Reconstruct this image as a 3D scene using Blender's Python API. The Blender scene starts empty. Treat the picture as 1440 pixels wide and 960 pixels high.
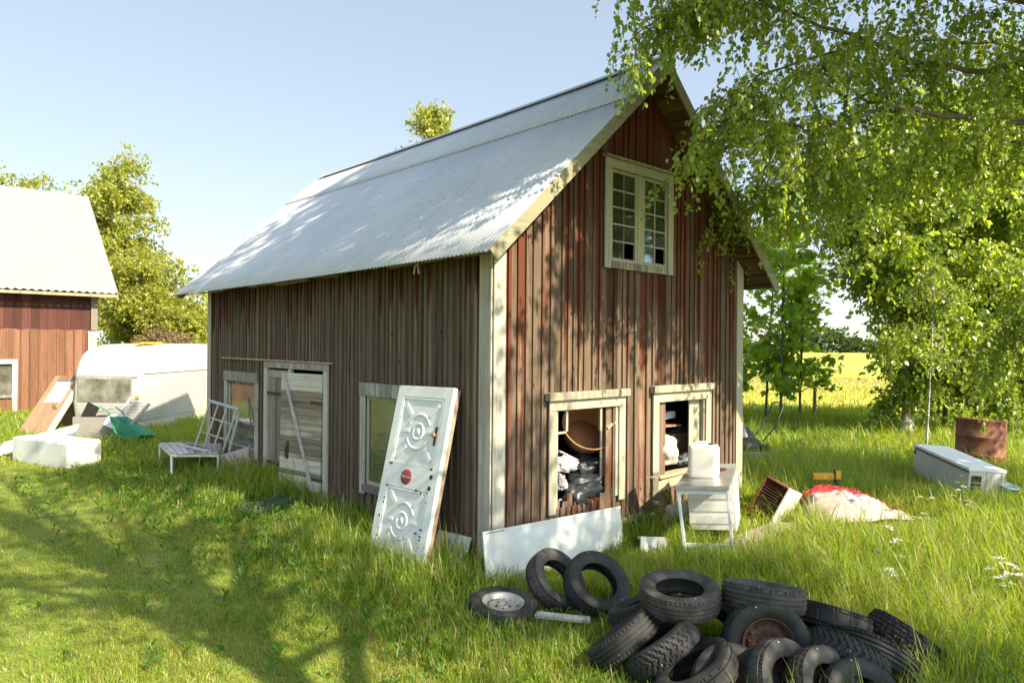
import bpy, bmesh, math, random
import numpy as np
from mathutils import Vector, Matrix
R = math.radians
random.seed(7)
S = bpy.context.scene
COL = S.collection
YAW = R(42.691); KX, KY = -.22, 8.123          # barn corner and heading
CU = (math.cos(YAW), math.sin(YAW)); CV = (-CU[1], CU[0])

def l2w(s, t, z=None):
    x, y = KX + s*CU[0] + t*CV[0], KY + s*CU[1] + t*CV[1]
    return (x, y) if z is None else (x, y, z)
def gz(x, y):
    t = np.clip((-1.0 - np.asarray(x, float))/2.5, 0, 1); t = t*t*(3-2*t)
    return -.35 + .18*t
def lin(h):
    h = h.lstrip('#'); c = [int(h[i:i+2], 16)/255 for i in (0, 2, 4)]
    return tuple((x/12.92 if x <= .04045 else ((x+.055)/1.055)**2.4) for x in c) + (1,)

# ------------------------------------------------------------------ materials
class NT:
    def __init__(s, name):
        s.m = bpy.data.materials.new(name); s.m.use_nodes = True
        s.t = s.m.node_tree; s.t.nodes.clear()
        s.out = s.n('ShaderNodeOutputMaterial')
    def n(s, typ, **kw):
        nd = s.t.nodes.new(typ)
        for k, v in kw.items(): setattr(nd, k, v)
        return nd
    def L(s, a, b): s.t.links.new(a, b)
    def put(s, sock, v):
        if hasattr(v, 'is_linked') or isinstance(v, bpy.types.NodeSocket): s.L(v, sock)
        else: sock.default_value = v
    def coord(s, kind='Object'): return s.n('ShaderNodeTexCoord').outputs[kind]
    def rnd(s): return s.n('ShaderNodeNewGeometry').outputs['Random Per Island']
    def map(s, v, scale):
        m = s.n('ShaderNodeMapping'); s.L(v, m.inputs['Vector']); m.inputs['Scale'].default_value = scale; return m.outputs[0]
    def shift(s, v, r, k=37.):
        a = s.n('ShaderNodeVectorMath', operation='MULTIPLY_ADD')
        c = s.n('ShaderNodeCombineXYZ'); s.L(r, c.inputs[0]); s.L(r, c.inputs[1]); s.L(r, c.inputs[2])
        s.L(c.outputs[0], a.inputs[0]); a.inputs[1].default_value = (k, k*.7, k*1.3); s.L(v, a.inputs[2]); return a.outputs[0]
    def noise(s, v, scale, detail=4, rough=.55, dist=0):
        n = s.n('ShaderNodeTexNoise'); s.L(v, n.inputs['Vector']); n.inputs['Scale'].default_value = scale
        n.inputs['Detail'].default_value = detail; n.inputs['Roughness'].default_value = rough; n.inputs['Distortion'].default_value = dist
        return n.outputs['Fac']
    def voro(s, v, scale, out='Distance'):
        n = s.n('ShaderNodeTexVoronoi'); s.L(v, n.inputs['Vector']); n.inputs['Scale'].default_value = scale; return n.outputs[out]
    def ramp(s, f, stops):
        r = s.n('ShaderNodeValToRGB'); s.L(f, r.inputs[0]); e = r.color_ramp.elements
        while len(e) < len(stops): e.new(.5)
        for q, (p, c) in zip(e, stops):
            q.position = p; q.color = c if isinstance(c, tuple) else (c, c, c, 1)
        return r.outputs[0]
    def mix(s, f, a, b, mode='MIX'):
        m = s.n('ShaderNodeMix', data_type='RGBA', blend_type=mode)
        s.put(m.inputs[0], f); s.put(m.inputs[6], a); s.put(m.inputs[7], b); return m.outputs[2]
    def math(s, op, a, b=0., c=None):
        m = s.n('ShaderNodeMath', operation=op); s.put(m.inputs[0], a); s.put(m.inputs[1], b)
        if c is not None: s.put(m.inputs[2], c)
        return m.outputs[0]
    def bump(s, h, strength=.3, dist=.01):
        b = s.n('ShaderNodeBump'); s.L(h, b.inputs['Height']); b.inputs['Strength'].default_value = strength; b.inputs['Distance'].default_value = dist
        return b.outputs[0]
    def pbr(s, col, rough=.7, metal=0., normal=None, spec=.4):
        p = s.n('ShaderNodeBsdfPrincipled'); s.put(p.inputs['Base Color'], col); s.put(p.inputs['Roughness'], rough); s.put(p.inputs['Metallic'], metal)
        p.inputs['Specular IOR Level'].default_value = spec
        if normal is not None: s.L(normal, p.inputs['Normal'])
        s.L(p.outputs[0], s.out.inputs[0]); return s.m

def wood(name, c0, c1, paint=None, amt=.5, zred=None, axis=2, rough=.85, bump=.35, fine=1., spread=.12, knots=True):
    """weathered timber: grain along one axis, flaking paint on top"""
    m = NT(name); v = m.coord(); r = m.rnd(); vs = m.shift(v, r)
    sc = [42*fine]*3; sc[axis] = 1.5*fine
    g = m.noise(m.map(vs, sc), 1., 6, .65)
    g2 = m.noise(m.map(vs, [x*.16 for x in sc]), 1., 3)
    f = m.math('ADD', m.math('MULTIPLY', g, .75), m.math('MULTIPLY', g2, .3))
    col = m.ramp(f, [(.32, c0), (.5, tuple((a+b)/2 for a, b in zip(c0, c1))), (.72, c1)])
    col = m.mix(1., col, m.ramp(r, [(0, .6), (.5, .95), (.85, 1.1), (1, 1.4)]), 'MULTIPLY')
    if knots:
        kn = m.voro(m.map(vs, [9, 9, 9] if axis != 2 else [9, 9, 3.2]), 1.)
        col = m.mix(m.ramp(kn, [(.05, 1.), (.13, 0.)]), col, tuple(x*.35 for x in c0[:3])+(1,))
    if paint is not None:
        pn = m.noise(m.map(vs, [x*.28 for x in sc]), 1., 5, .7)
        big = m.noise(v, .9, 3)
        pf = m.math('ADD', m.math('MULTIPLY', pn, .6), m.math('MULTIPLY', big, .5))
        pf = m.math('ADD', pf, m.math('MULTIPLY', r, spread*2)); pf = m.math('SUBTRACT', pf, spread)
        if zred:
            x = m.n('ShaderNodeSeparateXYZ'); m.L(v, x.inputs[0])
            mr = m.n('ShaderNodeMapRange'); m.L(x.outputs[2], mr.inputs[0])
            mr.inputs[1].default_value = zred[0]; mr.inputs[2].default_value = zred[1]; mr.inputs[3].default_value = zred[2]; mr.inputs[4].default_value = zred[3]
            pf = m.math('ADD', pf, mr.outputs[0])
        mask = m.ramp(pf, [(1-amt-.06, 0.), (1-amt+.06, 1.)])
        pc = m.mix(m.math('MULTIPLY', g, .8), tuple(x*.6 for x in paint[:3])+(1,), tuple(min(1, x*1.3) for x in paint[:3])+(1,))
        col = m.mix(mask, col, pc)
    return m.pbr(col, rough, 0, m.bump(g, bump, .006), .25)

def paint(name, c, dirt=(.2, .17, .1, 1), amt=.35, rough=.55, scale=3., bump=.15, chips=True):
    """old gloss paint with grime and chips"""
    m = NT(name); v = m.coord(); r = m.rnd(); v = m.shift(v, r, 5.)
    a = m.noise(v, scale, 6, .65); b = m.noise(m.map(v, (30, 30, 4)), 1., 4, .6); e = m.noise(v, scale*9, 5, .7)
    f = m.math('ADD', m.math('MULTIPLY', a, .7), m.math('MULTIPLY', b, .3))
    col = m.mix(m.ramp(f, [(.42, 0.), (.8, amt)]), c, dirt)
    if chips: col = m.mix(m.ramp(e, [(.655, 0.), (.68, .8)]), col, tuple(x*.6 for x in dirt[:3])+(1,))
    return m.pbr(col, rough, 0, m.bump(e, bump, .004))

def plain(name, c, rough=.6, metal=0., var=.25, scale=6., bump=.1, spec=.4):
    m = NT(name); v = m.coord(); a = m.noise(v, scale, 5, .6)
    col = m.mix(a, tuple(x*(1-var) for x in c[:3])+(1,), tuple(min(1, x*(1+var)) for x in c[:3])+(1,))
    return m.pbr(col, rough, metal, m.bump(m.noise(v, scale*8, 3), bump, .003), spec)

def leafmat(name, cols, trans, k=.5, gloss=.06):
    """thin leaf: reflects and lets light through"""
    m = NT(name); r = m.rnd(); big = m.noise(m.coord(), .7, 2)
    f = m.math('ADD', m.math('MULTIPLY', r, .7), m.math('MULTIPLY', big, .35))
    n = len(cols)-1
    c = m.ramp(f, [(.1+.8*i/n, q) for i, q in enumerate(cols)])
    t = m.ramp(f, [(.1+.8*i/n, q) for i, q in enumerate(trans)])
    d = m.n('ShaderNodeBsdfDiffuse'); m.L(c, d.inputs[0])
    tr = m.n('ShaderNodeBsdfTranslucent'); m.L(t, tr.inputs[0])
    mx = m.n('ShaderNodeMixShader'); mx.inputs[0].default_value = k; m.L(d.outputs[0], mx.inputs[1]); m.L(tr.outputs[0], mx.inputs[2])
    g = m.n('ShaderNodeBsdfGlossy'); g.inputs['Roughness'].default_value = .38; g.inputs[0].default_value = (1, 1, 1, 1)
    m2 = m.n('ShaderNodeMixShader'); m2.inputs[0].default_value = gloss; m.L(mx.outputs[0], m2.inputs[1]); m.L(g.outputs[0], m2.inputs[2])
    m.L(m2.outputs[0], m.out.inputs[0]); return m.m

def glassmat(name, tint=(.75, .85, .9, 1), dirt=.15, refl=1.):
    m = NT(name); v = m.coord()
    t = m.n('ShaderNodeBsdfTransparent'); t.inputs[0].default_value = tint
    g = m.n('ShaderNodeBsdfGlossy'); g.inputs['Roughness'].default_value = .04
    m.L(m.bump(m.noise(v, 1.5, 2), .12, .02), g.inputs['Normal'])
    fr = m.n('ShaderNodeFresnel'); fr.inputs[0].default_value = 1.5
    mx = m.n('ShaderNodeMixShader'); m.L(m.math('MULTIPLY_ADD', fr.outputs[0], refl, .05), mx.inputs[0]); m.L(t.outputs[0], mx.inputs[1]); m.L(g.outputs[0], mx.inputs[2])
    d = m.n('ShaderNodeBsdfDiffuse'); d.inputs[0].default_value = (.33, .32, .26, 1)
    m2 = m.n('ShaderNodeMixShader'); m.L(m.ramp(m.noise(v, 2.2, 5), [(.35, dirt*.3), (.75, dirt*1.8)]), m2.inputs[0]); m.L(mx.outputs[0], m2.inputs[1]); m.L(d.outputs[0], m2.inputs[2])
    m.L(m2.outputs[0], m.out.inputs[0]); return m.m

M = {}
M['side'] = wood('side_boards', (.026, .018, .012, 1), (.175, .13, .092, 1), (.075, .021, .011, 1), .23, (2.2, 3.5, -.13, .30), spread=.2, bump=.5)
M['gable'] = wood('gable_boards', (.038, .024, .016, 1), (.215, .150, .098, 1), (.100, .029, .013, 1), .375, (1.0, 5.4, -.12, .28), spread=.2, bump=.5)
M['rough'] = wood('rough_timber', (.13, .095, .06, 1), (.40, .32, .21, 1))
M['deck'] = wood('roof_deck', (.055, .03, .016, 1), (.17, .10, .055, 1), axis=1, spread=.1)
M['trim'] = wood('cream_trim', (.12, .105, .075, 1), (.32, .29, .215, 1), (.36, .335, .24, 1), .48, spread=.1, bump=.25, knots=False)
M['cornergrey'] = wood('grey_corner', (.11, .10, .085, 1), (.30, .28, .24, 1), (.42, .40, .33, 1), .38, spread=.1)
M['trimgrey'] = wood('worn_trim', (.13, .115, .09, 1), (.34, .31, .25, 1), (.43, .41, .34, 1), .42, spread=.1, knots=True)
M['rake'] = wood('mossy_rake', (.085, .078, .045, 1), (.23, .21, .14, 1), (.24, .22, .14, 1), .40, axis=0, spread=.1, fine=.6, knots=False)
M['doorwood'] = wood('grey_door_boards', (.09, .075, .058, 1), (.30, .26, .21, 1))
M['doorflake'] = wood('flaking_door', (.11, .08, .05, 1), (.36, .30, .22, 1), (.50, .46, .38, 1), .42, axis=1, spread=.2)
M['plank'] = wood('grey_planks', (.19, .18, .165, 1), (.48, .46, .42, 1), axis=1)
M['stone'] = plain('stone', (.22, .20, .17, 1), .9, 0, .5, 7, .6)
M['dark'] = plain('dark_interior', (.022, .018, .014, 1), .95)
M['rust'] = plain('rust', (.13, .045, .02, 1), .85, .1, .6, 14, .4)
M['iron'] = plain('rusty_iron', (.07, .035, .022, 1), .8, .3, .5, 20, .4)
M['glass'] = glassmat('old_glass', (.6, .7, .75, 1), .05, .7)
M['winglass'] = glassmat('ground_floor_glass', (.6, .68, .6, 1), .25, 2.0)
M['whited'] = paint('white_door_paint', (.55, .575, .54, 1), (.30, .27, .20, 1), .32, .35, 2.5, .05, False)
M['chip'] = plain('bare_patch', (.06, .055, .045, 1), .8)
M['whiteb'] = paint('white_board_paint', (.52, .55, .53, 1), (.30, .29, .24, 1), .4, .45, 1.6, .08, False)
M['whitep'] = paint('white_enamel', (.56, .56, .52, 1), (.24, .18, .10, 1), .55, .4, 2.2, .08)
M['brown'] = wood('brown_wood', (.10, .06, .035, 1), (.26, .17, .10, 1))
M['edge'] = wood('bare_edge', (.11, .075, .05, 1), (.27, .20, .14, 1))
M['steel'] = plain('steel_top', (.52, .52, .49, 1), .32, .75, .2, 5, .08)
M['legblue'] = paint('pale_grey_legs', (.46, .52, .53, 1), (.2, .13, .08, 1), .4, .5, 4)
M['plastic'] = plain('milky_plastic', (.56, .54, .48, 1), .45, 0, .06, 4, .05)
M['bagblack'] = plain('black_plastic', (.020, .024, .028, 1), .38, 0, .4, 9, .6, .5)
M['bagwhite'] = plain('white_sack', (.36, .34, .29, 1), .6, 0, .25, 7, .5)
M['tub'] = plain('tan_fibre', (.30, .165, .075, 1), .55, 0, .2, 5, .1)
M['paper'] = plain('paper', (.34, .335, .31, 1), .7, 0, .1)
M['orange'] = plain('orange_board', (.30, .17, .08, 1), .7)
M['green'] = paint('green_tray', (.03, .22, .12, 1), (.16, .17, .09, 1), .4, .5)
M['alu'] = paint('caravan_skin', (.80, .79, .74, 1), (.45, .42, .33, 1), .3, .3, .8, .02, False)
M['aluf'] = paint('caravan_front', (.22, .21, .185, 1), (.12, .10, .07, 1), .6, .4, 1.2, .04, False)
M['skirt'] = paint('caravan_skirt', (.50, .47, .33, 1), (.25, .21, .13, 1), .5)
M['cwin'] = glassmat('caravan_glass', (.30, .30, .27, 1), .5, 1.3)
M['amber'] = plain('amber_plastic', (.55, .27, .02, 1), .35)
M['greyp'] = plain('grey_plastic', (.35, .34, .32, 1), .6)
M['black'] = plain('black_plastic_parts', (.02, .02, .02, 1), .5)
M['blue'] = plain('pale_blue_plastic', (.35, .55, .65, 1), .5)
M['pipe'] = paint('grey_blue_pipe', (.34, .36, .38, 1), (.2, .14, .09, 1), .5)
M['slab'] = plain('concrete_slab', (.24, .21, .18, 1), .9, 0, .35, 4, .5)
M['mat'] = plain('dark_slab', (.055, .06, .07, 1), .85, 0, .3, 6, .3)
M['nbup'] = wood('red_upper', (.045, .016, .012, 1), (.095, .034, .024, 1), (.05, .03, .025, 1), .25, spread=.15)  # dark red boards, darkened further to carry the shade under the eave
M['nblow'] = wood('orange_lower', (.085, .036, .020, 1), (.20, .10, .056, 1))
M['nbroof'] = plain('white_sheet', (.20, .195, .185, 1), .55, .0, .06, 1., .03)
M['bark'] = plain('bark', (.11, .09, .07, 1), .95, 0, .6, 9, .8)

def birchbark():
    m = NT('birch_bark'); v = m.coord()
    a = m.noise(m.map(v, (4, 4, 26)), 1., 4, .7); b = m.noise(v, 2.5, 4)
    c = m.ramp(a, [(.36, (.05, .045, .04, 1)), (.5, (.42, .40, .36, 1)), (.8, (.6, .58, .53, 1))])
    c = m.mix(m.ramp(b, [(.45, 0.), (.6, .9)]), c, (.09, .08, .06, 1))
    return m.pbr(c, .8, 0, m.bump(a, .4, .01))
M['birch'] = birchbark()

def roofmat():
    m = NT('galvanised_roof'); v = m.coord()
    a = m.noise(v, .6, 5, .6); b = m.noise(m.map(v, (1.2, 22, 1.2)), 1., 4, .6); c3 = m.noise(v, 55, 2)
    col = m.ramp(m.math('ADD', m.math('MULTIPLY', a, .6), m.math('MULTIPLY', b, .4)), [(.3, (.33, .355, .365, 1)), (.7, (.46, .47, .47, 1))])
    col = m.mix(m.ramp(c3, [(.73, 0.), (.76, .6)]), col, (.16, .15, .12, 1))
    x = m.n('ShaderNodeSeparateXYZ'); m.L(v, x.inputs[0])
    px = m.math('PINGPONG', x.outputs[0], .33); py = m.math('PINGPONG', x.outputs[1], .152)
    nail = m.math('MULTIPLY', m.ramp(px, [(.006, 1.), (.010, 0.)]), m.ramp(py, [(.007, 1.), (.011, 0.)]))
    col = m.mix(m.math('MULTIPLY', nail, .5), col, (.10, .07, .05, 1))
    col = m.mix(m.ramp(m.noise(v, 1.9, 6, .7), [(.60, 0.), (.78, .4)]), col, (.25, .22, .17, 1))
    col = m.mix(m.ramp(m.noise(m.map(v, (.5, 9, .5)), 1., 5, .75), [(.60, 0.), (.80, .55)]), col, (.27, .20, .14, 1))
    return m.pbr(col, .52, .25, None, .4)
M['roof'] = roofmat()

def rubber(name, base, dust):
    m = NT(name); v = m.coord()
    a = m.noise(v, 7, 5, .65)
    c = m.mix(m.ramp(a, [(.38, 0.), (.75, .9)]), base, dust)
    sp = m.voro(v, 22); k = m.n('ShaderNodeTexVoronoi'); m.L(v, k.inputs[0]); k.inputs['Scale'].default_value = 22
    x = m.n('ShaderNodeSeparateColor'); m.L(k.outputs['Color'], x.inputs[0])
    msk = m.math('MULTIPLY', m.ramp(sp, [(.10, 1.), (.15, 0.)]), m.ramp(x.outputs[0], [(.90, 0.), (.93, 1.)]))
    c = m.mix(msk, c, (.5, .5, .46, 1))
    return m.pbr(c, .72, 0, m.bump(m.noise(v, 90, 3), .25, .002), .35)
M['rubber'] = rubber('rubber', (.011, .011, .011, 1), (.038, .037, .033, 1))
M['rubberd'] = rubber('dusty_rubber', (.024, .023, .020, 1), (.085, .079, .066, 1))
M['rim'] = plain('rim_paint', (.33, .32, .29, 1), .45, .4, .3, 16, .2)

BG = [(.09, .145, .014, 1), (.155, .22, .022, 1), (.24, .29, .04, 1)]
BT = [(.22, .34, .015, 1), (.42, .54, .025, 1), (.62, .66, .05, 1)]
M['lbirch'] = leafmat('birch_leaf', BG, BT, .5, .035)
M['lmaple'] = leafmat('maple_leaf', [(.08, .16, .016, 1), (.13, .23, .025, 1), (.20, .28, .04, 1)], [(.30, .52, .02, 1), (.46, .68, .03, 1), (.60, .72, .05, 1)], .55, .03)
M['lfar'] = leafmat('far_leaf', [(.11, .14, .018, 1), (.20, .22, .03, 1), (.30, .29, .05, 1)], [(.30, .36, .02, 1), (.48, .50, .03, 1), (.62, .58, .06, 1)], .45, .02)
M['lpine'] = leafmat('dark_leaf', [(.02, .04, .01, 1), (.045, .075, .018, 1)], [(.05, .09, .01, 1), (.1, .16, .02, 1)], .35, .03)
M['lbrown'] = leafmat('dry_twigs', [(.14, .10, .05, 1), (.24, .17, .09, 1)], [(.2, .14, .06, 1), (.3, .2, .08, 1)], .3, .0)
M['lweed'] = leafmat('weed_leaf', [(.035, .085, .012, 1), (.07, .15, .02, 1), (.11, .19, .03, 1)], [(.1, .22, .01, 1), (.2, .36, .02, 1), (.3, .42, .04, 1)], .4, .012)
M['petal'] = leafmat('white_petal', [(.75, .76, .70, 1), (.82, .82, .78, 1)], [(.6, .6, .5, 1), (.7, .7, .6, 1)], .3, 0)
M['yellow'] = leafmat('yellow_petal', [(.70, .46, .01, 1), (.8, .56, .02, 1)], [(.7, .46, .01, 1), (.8, .56, .02, 1)], .3, 0)

def grassmat(name, dry=0.):
    m = NT(name); v = m.coord(); r = m.rnd()
    big = m.noise(v, .7, 4, .65); sm = m.noise(v, 4., 2)
    f = m.math('ADD', m.math('MULTIPLY', r, .42), m.math('MULTIPLY', m.math('ADD', m.math('MULTIPLY', big, 1.5), sm), .32)); f = m.math('ADD', f, dry)
    c = m.ramp(f, [(.22, (.042, .115, .010, 1)), (.45, (.095, .20, .017, 1)), (.66, (.20, .275, .026, 1)), (.85, (.26, .25, .05, 1)), (.97, (.40, .32, .13, 1))])
    t = m.ramp(f, [(.22, (.17, .32, .010, 1)), (.45, (.33, .50, .016, 1)), (.66, (.52, .60, .025, 1)), (.85, (.50, .46, .05, 1)), (.97, (.42, .34, .12, 1))])
    st = m.ramp(r, [(.925, 0.), (.93, 1.)]); c = m.mix(st, c, (.36, .29, .14, 1)); t = m.mix(st, t, (.30, .24, .10, 1))
    d = m.n('ShaderNodeBsdfDiffuse'); m.L(c, d.inputs[0]); tr = m.n('ShaderNodeBsdfTranslucent'); m.L(t, tr.inputs[0])
    mx = m.n('ShaderNodeMixShader'); mx.inputs[0].default_value = .5; m.L(d.outputs[0], mx.inputs[1]); m.L(tr.outputs[0], mx.inputs[2])
    g = m.n('ShaderNodeBsdfGlossy'); g.inputs['Roughness'].default_value = .4
    m2 = m.n('ShaderNodeMixShader'); m2.inputs[0].default_value = .025; m.L(mx.outputs[0], m2.inputs[1]); m.L(g.outputs[0], m2.inputs[2])
    m.L(m2.outputs[0], m.out.inputs[0]); return m.m
M['grass'] = grassmat('grass_blades'); M['lawn'] = grassmat('lawn_blades', .10); M['meadow'] = grassmat('meadow_blades', .30)

def groundmat(name, stops, s1=1.3, s2=22., bump=.6):
    m = NT(name); v = m.coord(); a = m.noise(v, s1, 5, .6); b = m.noise(v, s2, 4, .7)
    f = m.math('ADD', m.math('MULTIPLY', a, .5), m.math('MULTIPLY', b, .5))
    return m.pbr(m.ramp(f, stops), .95, 0, m.bump(b, bump, .03), .1)
M['ground'] = groundmat('ground', [(.3, (.075, .105, .018, 1)), (.5, (.14, .18, .03, 1)), (.72, (.28, .25, .09, 1))])
M['field'] = groundmat('field', [(.3, (.24, .28, .025, 1)), (.55, (.38, .40, .045, 1)), (.75, (.50, .46, .10, 1))], .12, 3.)
M['strip'] = groundmat('mown_strip', [(.3, (.30, .33, .07, 1)), (.7, (.48, .46, .16, 1))], .2, 5.)
M['rape'] = groundmat('rape', [(.3, (.22, .26, .05, 1)), (.7, (.36, .34, .07, 1))], .1, 1.5)

# ------------------------------------------------------------------ mesh helpers
class MB:
    def __init__(s): s.v = []; s.f = []; s.mi = []; s.sm = []
    def add(s, vs, fs, mi=0, sm=False):
        o = len(s.v); s.v += [tuple(p) for p in vs]
        for f in fs: s.f.append([i+o for i in f]); s.mi.append(mi); s.sm.append(sm)
        return s
    def hexa(s, p, mi=0):   # p: 4 bottom + 4 top
        return s.add(p, [(3, 2, 1, 0), (4, 5, 6, 7), (0, 1, 5, 4), (1, 2, 6, 5), (2, 3, 7, 6), (3, 0, 4, 7)], mi)
    def box(s, x0, x1, y0, y1, z0, z1, mi=0):
        return s.hexa([(x0, y0, z0), (x1, y0, z0), (x1, y1, z0), (x0, y1, z0), (x0, y0, z1), (x1, y0, z1), (x1, y1, z1), (x0, y1, z1)], mi)
    def beam(s, a, b, w, h, up=(0, 0, 1), mi=0):
        a, b = Vector(a), Vector(b); d = (b-a).normalized(); x = d.cross(Vector(up))
        if x.length < 1e-4: x = d.cross(Vector((1, 0, 0)))
        x.normalize(); n = x.cross(d); x *= w/2; n *= h/2
        return s.hexa([a-x-n, a+x-n, b+x-n, b-x-n, a-x+n, a+x+n, b+x+n, b-x+n], mi)
    def tube(s, pts, r, n=8, mi=0, sm=True, caps=True):
        pts = [Vector(p) for p in pts]; k = len(pts); rr = r if hasattr(r, '__len__') else [r]*k
        vs = []; ref = None
        for i, p in enumerate(pts):
            d = (pts[min(i+1, k-1)]-pts[max(i-1, 0)]).normalized()
            if ref is None:
                ref = d.cross(Vector((0, 0, 1)) if abs(d.z) < .9 else Vector((1, 0, 0))).normalized()
            ref = (ref - d*ref.dot(d)).normalized(); b = d.cross(ref)
            for j in range(n):
                t = 2*math.pi*j/n; vs.append(p + ref*(math.cos(t)*rr[i]) + b*(math.sin(t)*rr[i]))
        fs = [(i*n+j, i*n+(j+1) % n, (i+1)*n+(j+1) % n, (i+1)*n+j) for i in range(k-1) for j in range(n)]
        s.add(vs, fs, mi, sm)
        if caps: s.add(vs[:n], [tuple(range(n))[::-1]], mi); s.add(vs[-n:], [tuple(range(n))], mi)
        return s
    def lathe(s, prof, n=32, mi=0, close=False, sm=True, mat=None):
        k = len(prof); vs = []
        for j in range(n):
            t = 2*math.pi*j/n
            for r, z in prof: vs.append(Vector((r*math.cos(t), r*math.sin(t), z)))
        if mat: vs = [mat @ p for p in vs]
        fs = [(j*k+i, ((j+1) % n)*k+i, ((j+1) % n)*k+(i+1) % k, j*k+(i+1) % k) for j in range(n) for i in range(k if close else k-1)]
        return s.add(vs, fs, mi, sm)
    def build(s, name, mats, parent=None, loc=None, bevel=0, seg=1, subd=0, fix=True):
        me = bpy.data.meshes.new(name); me.from_pydata(s.v, [], s.f)
        for m in (mats if isinstance(mats, (list, tuple)) else [mats]): me.materials.append(m)
        me.polygons.foreach_set('material_index', s.mi); me.polygons.foreach_set('use_smooth', s.sm)
        if fix:
            b = bmesh.new(); b.from_mesh(me); bmesh.ops.recalc_face_normals(b, faces=b.faces); b.to_mesh(me); b.free()
        me.update(); o = bpy.data.objects.new(name, me); COL.objects.link(o)
        if parent is not None: o.parent = parent
        if loc is not None: o.location = loc
        if bevel:
            q = o.modifiers.new('edge', 'BEVEL'); q.width = bevel; q.segments = seg; q.limit_method = 'ANGLE'
        if subd:
            q = o.modifiers.new('sub', 'SUBSURF'); q.levels = q.render_levels = subd
        return o

def npmesh(name, V, faces, mat, parent=None, smooth=False):
    me = bpy.data.meshes.new(name); V = np.ascontiguousarray(V, np.float32)
    me.vertices.add(len(V)); me.vertices.foreach_set('co', V.ravel())
    idx = np.concatenate([f.ravel() for f in faces]).astype(np.int32)
    tot = np.concatenate([np.full(len(f), f.shape[1], np.int32) for f in faces])
    st = np.concatenate([[0], np.cumsum(tot)[:-1]]).astype(np.int32)
    me.loops.add(len(idx)); me.loops.foreach_set('vertex_index', idx)
    me.polygons.add(len(tot)); me.polygons.foreach_set('loop_start', st); me.polygons.foreach_set('loop_total', tot)
    if smooth: me.polygons.foreach_set('use_smooth', np.ones(len(tot), bool))
    me.materials.append(mat); me.update(calc_edges=True); me.validate()
    o = bpy.data.objects.new(name, me); COL.objects.link(o)
    if parent is not None: o.parent = parent
    return o

def tag(o, label=None, cat=None, group=None, kind=None):
    if label: o['label'] = label
    if cat: o['category'] = cat
    if group: o['group'] = group
    if kind: o['kind'] = kind
    return o
def thing(name, label, cat, loc=(0, 0, 0), rz=0., group=None, rot=None):
    o = bpy.data.objects.new(name, None); COL.objects.link(o); o.location = loc
    o.rotation_euler = rot if rot else (0, 0, rz); o.empty_display_size = .2
    return tag(o, label, cat, group)
def copy_tree(o, parent=None):
    c = o.copy(); COL.objects.link(c)
    if parent: c.parent = parent
    for ch in list(o.children): copy_tree(ch, c)
    return c
def orient(o, axis, spin=0.):
    """turn an object so that its own z points along axis"""
    q = Vector(axis).normalized().to_track_quat('Z', 'Y') @ Matrix.Rotation(spin, 4, 'Z').to_quaternion()
    o.rotation_mode = 'QUATERNION'; o.rotation_quaternion = q

# ------------------------------------------------------------------ setting
def grid_sheet(name, xs, ys, zf, mat):
    X, Y = np.meshgrid(xs, ys); V = np.stack([X, Y, zf(X, Y)], -1).reshape(-1, 3); n = len(xs)
    i, j = np.meshgrid(np.arange(n-1), np.arange(len(ys)-1)); a = (j*n+i).ravel()
    return tag(npmesh(name, V, [np.stack([a, a+1, a+n+1, a+n], 1)], mat, None, True), kind='structure')
xs = np.concatenate([[-900, -300, -100, -60], np.arange(-40, 40, 1.), [60, 100, 300, 900]])
ys = np.concatenate([[-300, -100, -40], np.arange(-20, 45, 1.), [60, 100, 300, 1200]])
grid_sheet('ground', xs, ys, lambda x, y: gz(x, y) + np.where((np.abs(x) < 40) & (y < 30) & (y > 0), .015*np.sin(x*1.7+y*.6)*np.cos(y*1.3), 0), M['ground'])
def flat_field(name, pts, z, mat):
    return tag(npmesh(name, np.array([(x, y, z) for x, y in pts]), [np.array([list(range(len(pts)))])], mat), kind='structure')
flat_field('field', [(2, 25.5), (90, 22), (500, 400), (-160, 400), (-30, 60)], -.315, M['field'])
flat_field('mown_strip', [(0, 46), (300, 62), (300, 68), (-40, 56)], -.310, M['strip'])
flat_field('rape_field', [(-42, 66), (300, 78), (420, 330), (-150, 330)], -.306, M['rape'])

# ------------------------------------------------------------------ the old barn
W_, L_, OF, OB, EV, ZE, ZR = 5.44, 8.87, .462, .757, .489, 3.315, 6.232
SL = (ZR-ZE)/(W_/2+EV)
barn = thing('old_barn', 'weathered red and grey timber barn with corrugated metal roof, in the middle', 'barn', (KX, KY, 0), YAW)
rng = random.Random(3)
Mg = lambda a, o, z: (a, -o, z)          # gable wall
Ml = lambda a, o, z: (-o, a, z)          # long side wall
Mr = lambda a, o, z: (W_+o, a, z)
Mb = lambda a, o, z: (a, L_+o, z)
def bx(mb, Mf, a0, a1, o0, o1, z0, z1, mi=0, z1b=None, z0b=None):
    z1b = z1 if z1b is None else z1b; z0b = z0 if z0b is None else z0b
    mb.hexa([Mf(a0, o0, z0), Mf(a1, o0, z0b), Mf(a1, o1, z0b), Mf(a0, o1, z0), Mf(a0, o0, z1), Mf(a1, o0, z1b), Mf(a1, o1, z1b), Mf(a0, o1, z1)], mi)
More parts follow.
